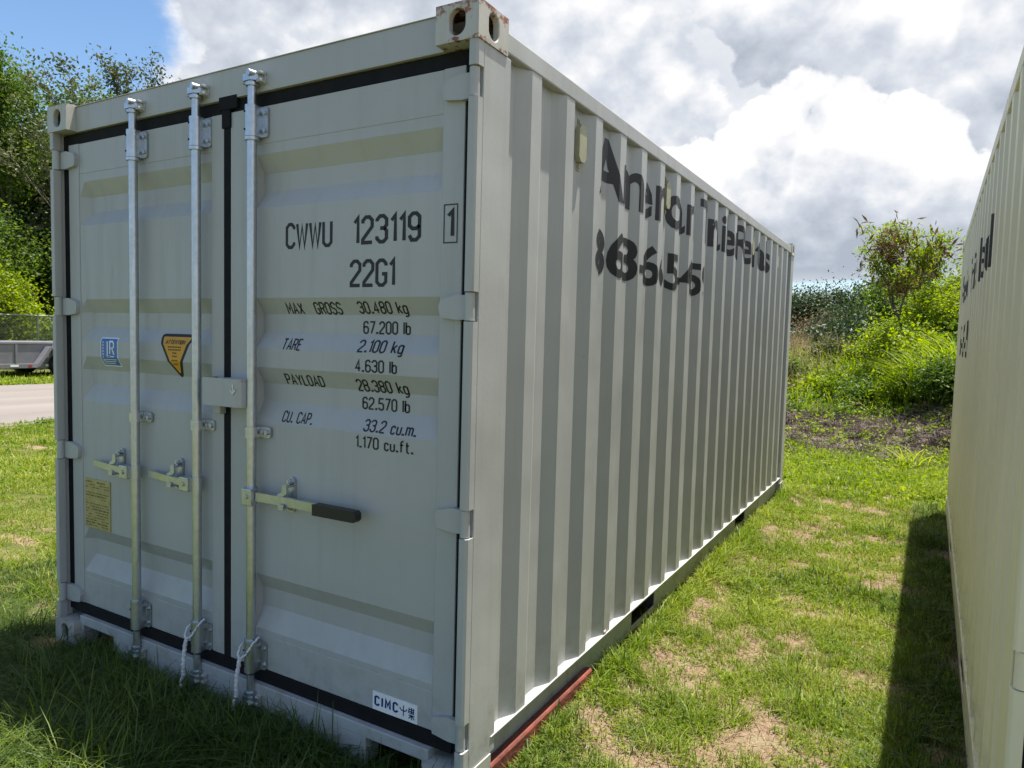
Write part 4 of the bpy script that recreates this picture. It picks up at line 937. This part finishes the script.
for i, (x, y) in enumerate(UB):
    tree('bush', (x, y, -.1), 2.3, ('dark bush behind the front of the trailer bed', 'dark bush behind the round emblem of the trailer', 'dark bush behind the trailer wheel', 'dark bush behind the fence and the left container corner', 'dark bush far left behind the fence', 'dark bush hidden behind the container doors')[i], M_leafD if i % 2 else M_leafG, 12000, .17, 1.7, 2, 7, 90+i, .04, .75, cat='bush', low=.4)
for i, (x, y, s) in enumerate(((-11.1, 3.4, .11), (-11.25, 4.4, .12))):
    tree('weed', (x, y, -.1), .34, ('leafy weed on the road edge at the left margin', 'leafy weed on the road edge against the container corner')[i], M_leafG, 260, .06, 1.4, 1, 6, 100+i, .006, .08, cat='weed')

# ------------------------------------------------------------------ chain link fence beyond the trailer
fn = tag(empty('chain_link_fence', (-29, 10, -.1)), 'grey chain link fence with a top rail behind the utility trailer', 'fence')
m = MB(); m.cyl((0, -30, 2.02), (0, 30, 2.02), .03, n=8); m.build('top_rail', M_fence, fn)
for k in range(-10, 11): m = MB(); m.cyl((0, k*3, 0), (0, k*3, 2.08), .035, n=8); m.build('post', M_fence, fn)
m = MB(); st = .11
for k in range(-160, 160):
    for s_ in (1, -1):
        y0 = k*st; a = Vector((.0, y0, .05)); b_ = Vector((.0, y0+s_*1.95, 2.0)); dd = Vector((0, s_*.7, .7)); pz = Vector((0, -dd.z, dd.y))*.004
        m.add([a-pz, a+pz, b_+pz, b_-pz], [(0, 1, 2, 3)])
m.build('wire_mesh', M_fence, fn, solid=.004, recalc=False)

# ------------------------------------------------------------------ utility trailer
tr = tag(empty('utility_trailer', (-22.7, 9.2, -.06)), 'dark grey steel utility trailer parked across the road on the verge', 'trailer')
def tb(name, mat, *bx, bevel=.01, par=tr):
    m = MB()
    for q in bx: m.box(*q)
    return m.build(name, mat, par, bevel=bevel)
body = tb('body', M_trailer, (-2.0, 0, -3.2, 4.4, .34, 1.02), (-2.03, .03, -3.23, 4.43, 1.021, 1.09), (.001, .04, -3.2, 4.4, .28, .42))
for k in range(8): m = MB(); m.box(.001, .035, -3.1+k*1.05, -3.04+k*1.05, .43, 1.015); m.build('side_stake', M_trailer, body)
for k in range(10):
    m = MB(); m.box(.041, .046, -3.1+k*.5, -2.87+k*.5, .33, .39); m.build('reflector_tape', M_red if k % 2 else M_white, body)
m = MB(); m.prism([(3.7-2.5-.72, .30), (3.7-2.5-.60, .36), (3.7-2.5-.25, .88), (3.7-2.5+1.95, .88), (3.7-2.5+2.3, .36), (3.7-2.5+2.42, .30), (3.7-2.5+2.36, .40), (3.7-2.5+2.0, .95), (3.7-2.5-.30, .95), (3.7-2.5-.66, .42)], 0, .04, .34)
m.build('fender', M_trailer, tr, bevel=.01)
for yy in (1.36, 2.42):
    for xs_ in (.05, -2.3):
        wh = MB(); wh.cyl((xs_, yy, .38), (xs_+.24, yy, .38), .38, n=28); W3 = wh.build('wheel', M_tyre, tr, bevel=.03)
        m = MB(); m.cyl((xs_+.241, yy, .38), (xs_+.248, yy, .38), .20, n=20); m.build('rim', M_galv, W3)
m = MB(); t_ = [2*math.pi*i/24 for i in range(24)]
v, f = ribbon([(-.65+.17*math.cos(a), .74+.17*math.sin(a)) for a in t_]+['c'], .022); m.add([(.0065, q.x, q.y) for q in v], f)
for a, b_ in (((-.75, .70), (-.70, .80)), ((-.70, .80), (-.66, .70)), ((-.62, .80), (-.62, .69)), ((-.62, .80), (-.54, .77)), ((-.62, .75), (-.55, .69))):
    v, f = ribbon([a, b_], .014); m.add([(.0065, q.x, q.y) for q in v], f)
m.build('round_emblem', M_black, body, recalc=False)
m = MB(); m.box(-1.06, -.94, -4.9, -3.2, .40, .50); m.cyl((-1, -4.9, .45), (-1, -5.05, .47), .05); m.cyl((-1, -4.4, .0), (-1, -4.4, .7), .035); m.build('tow_bar', M_trailer, tr)
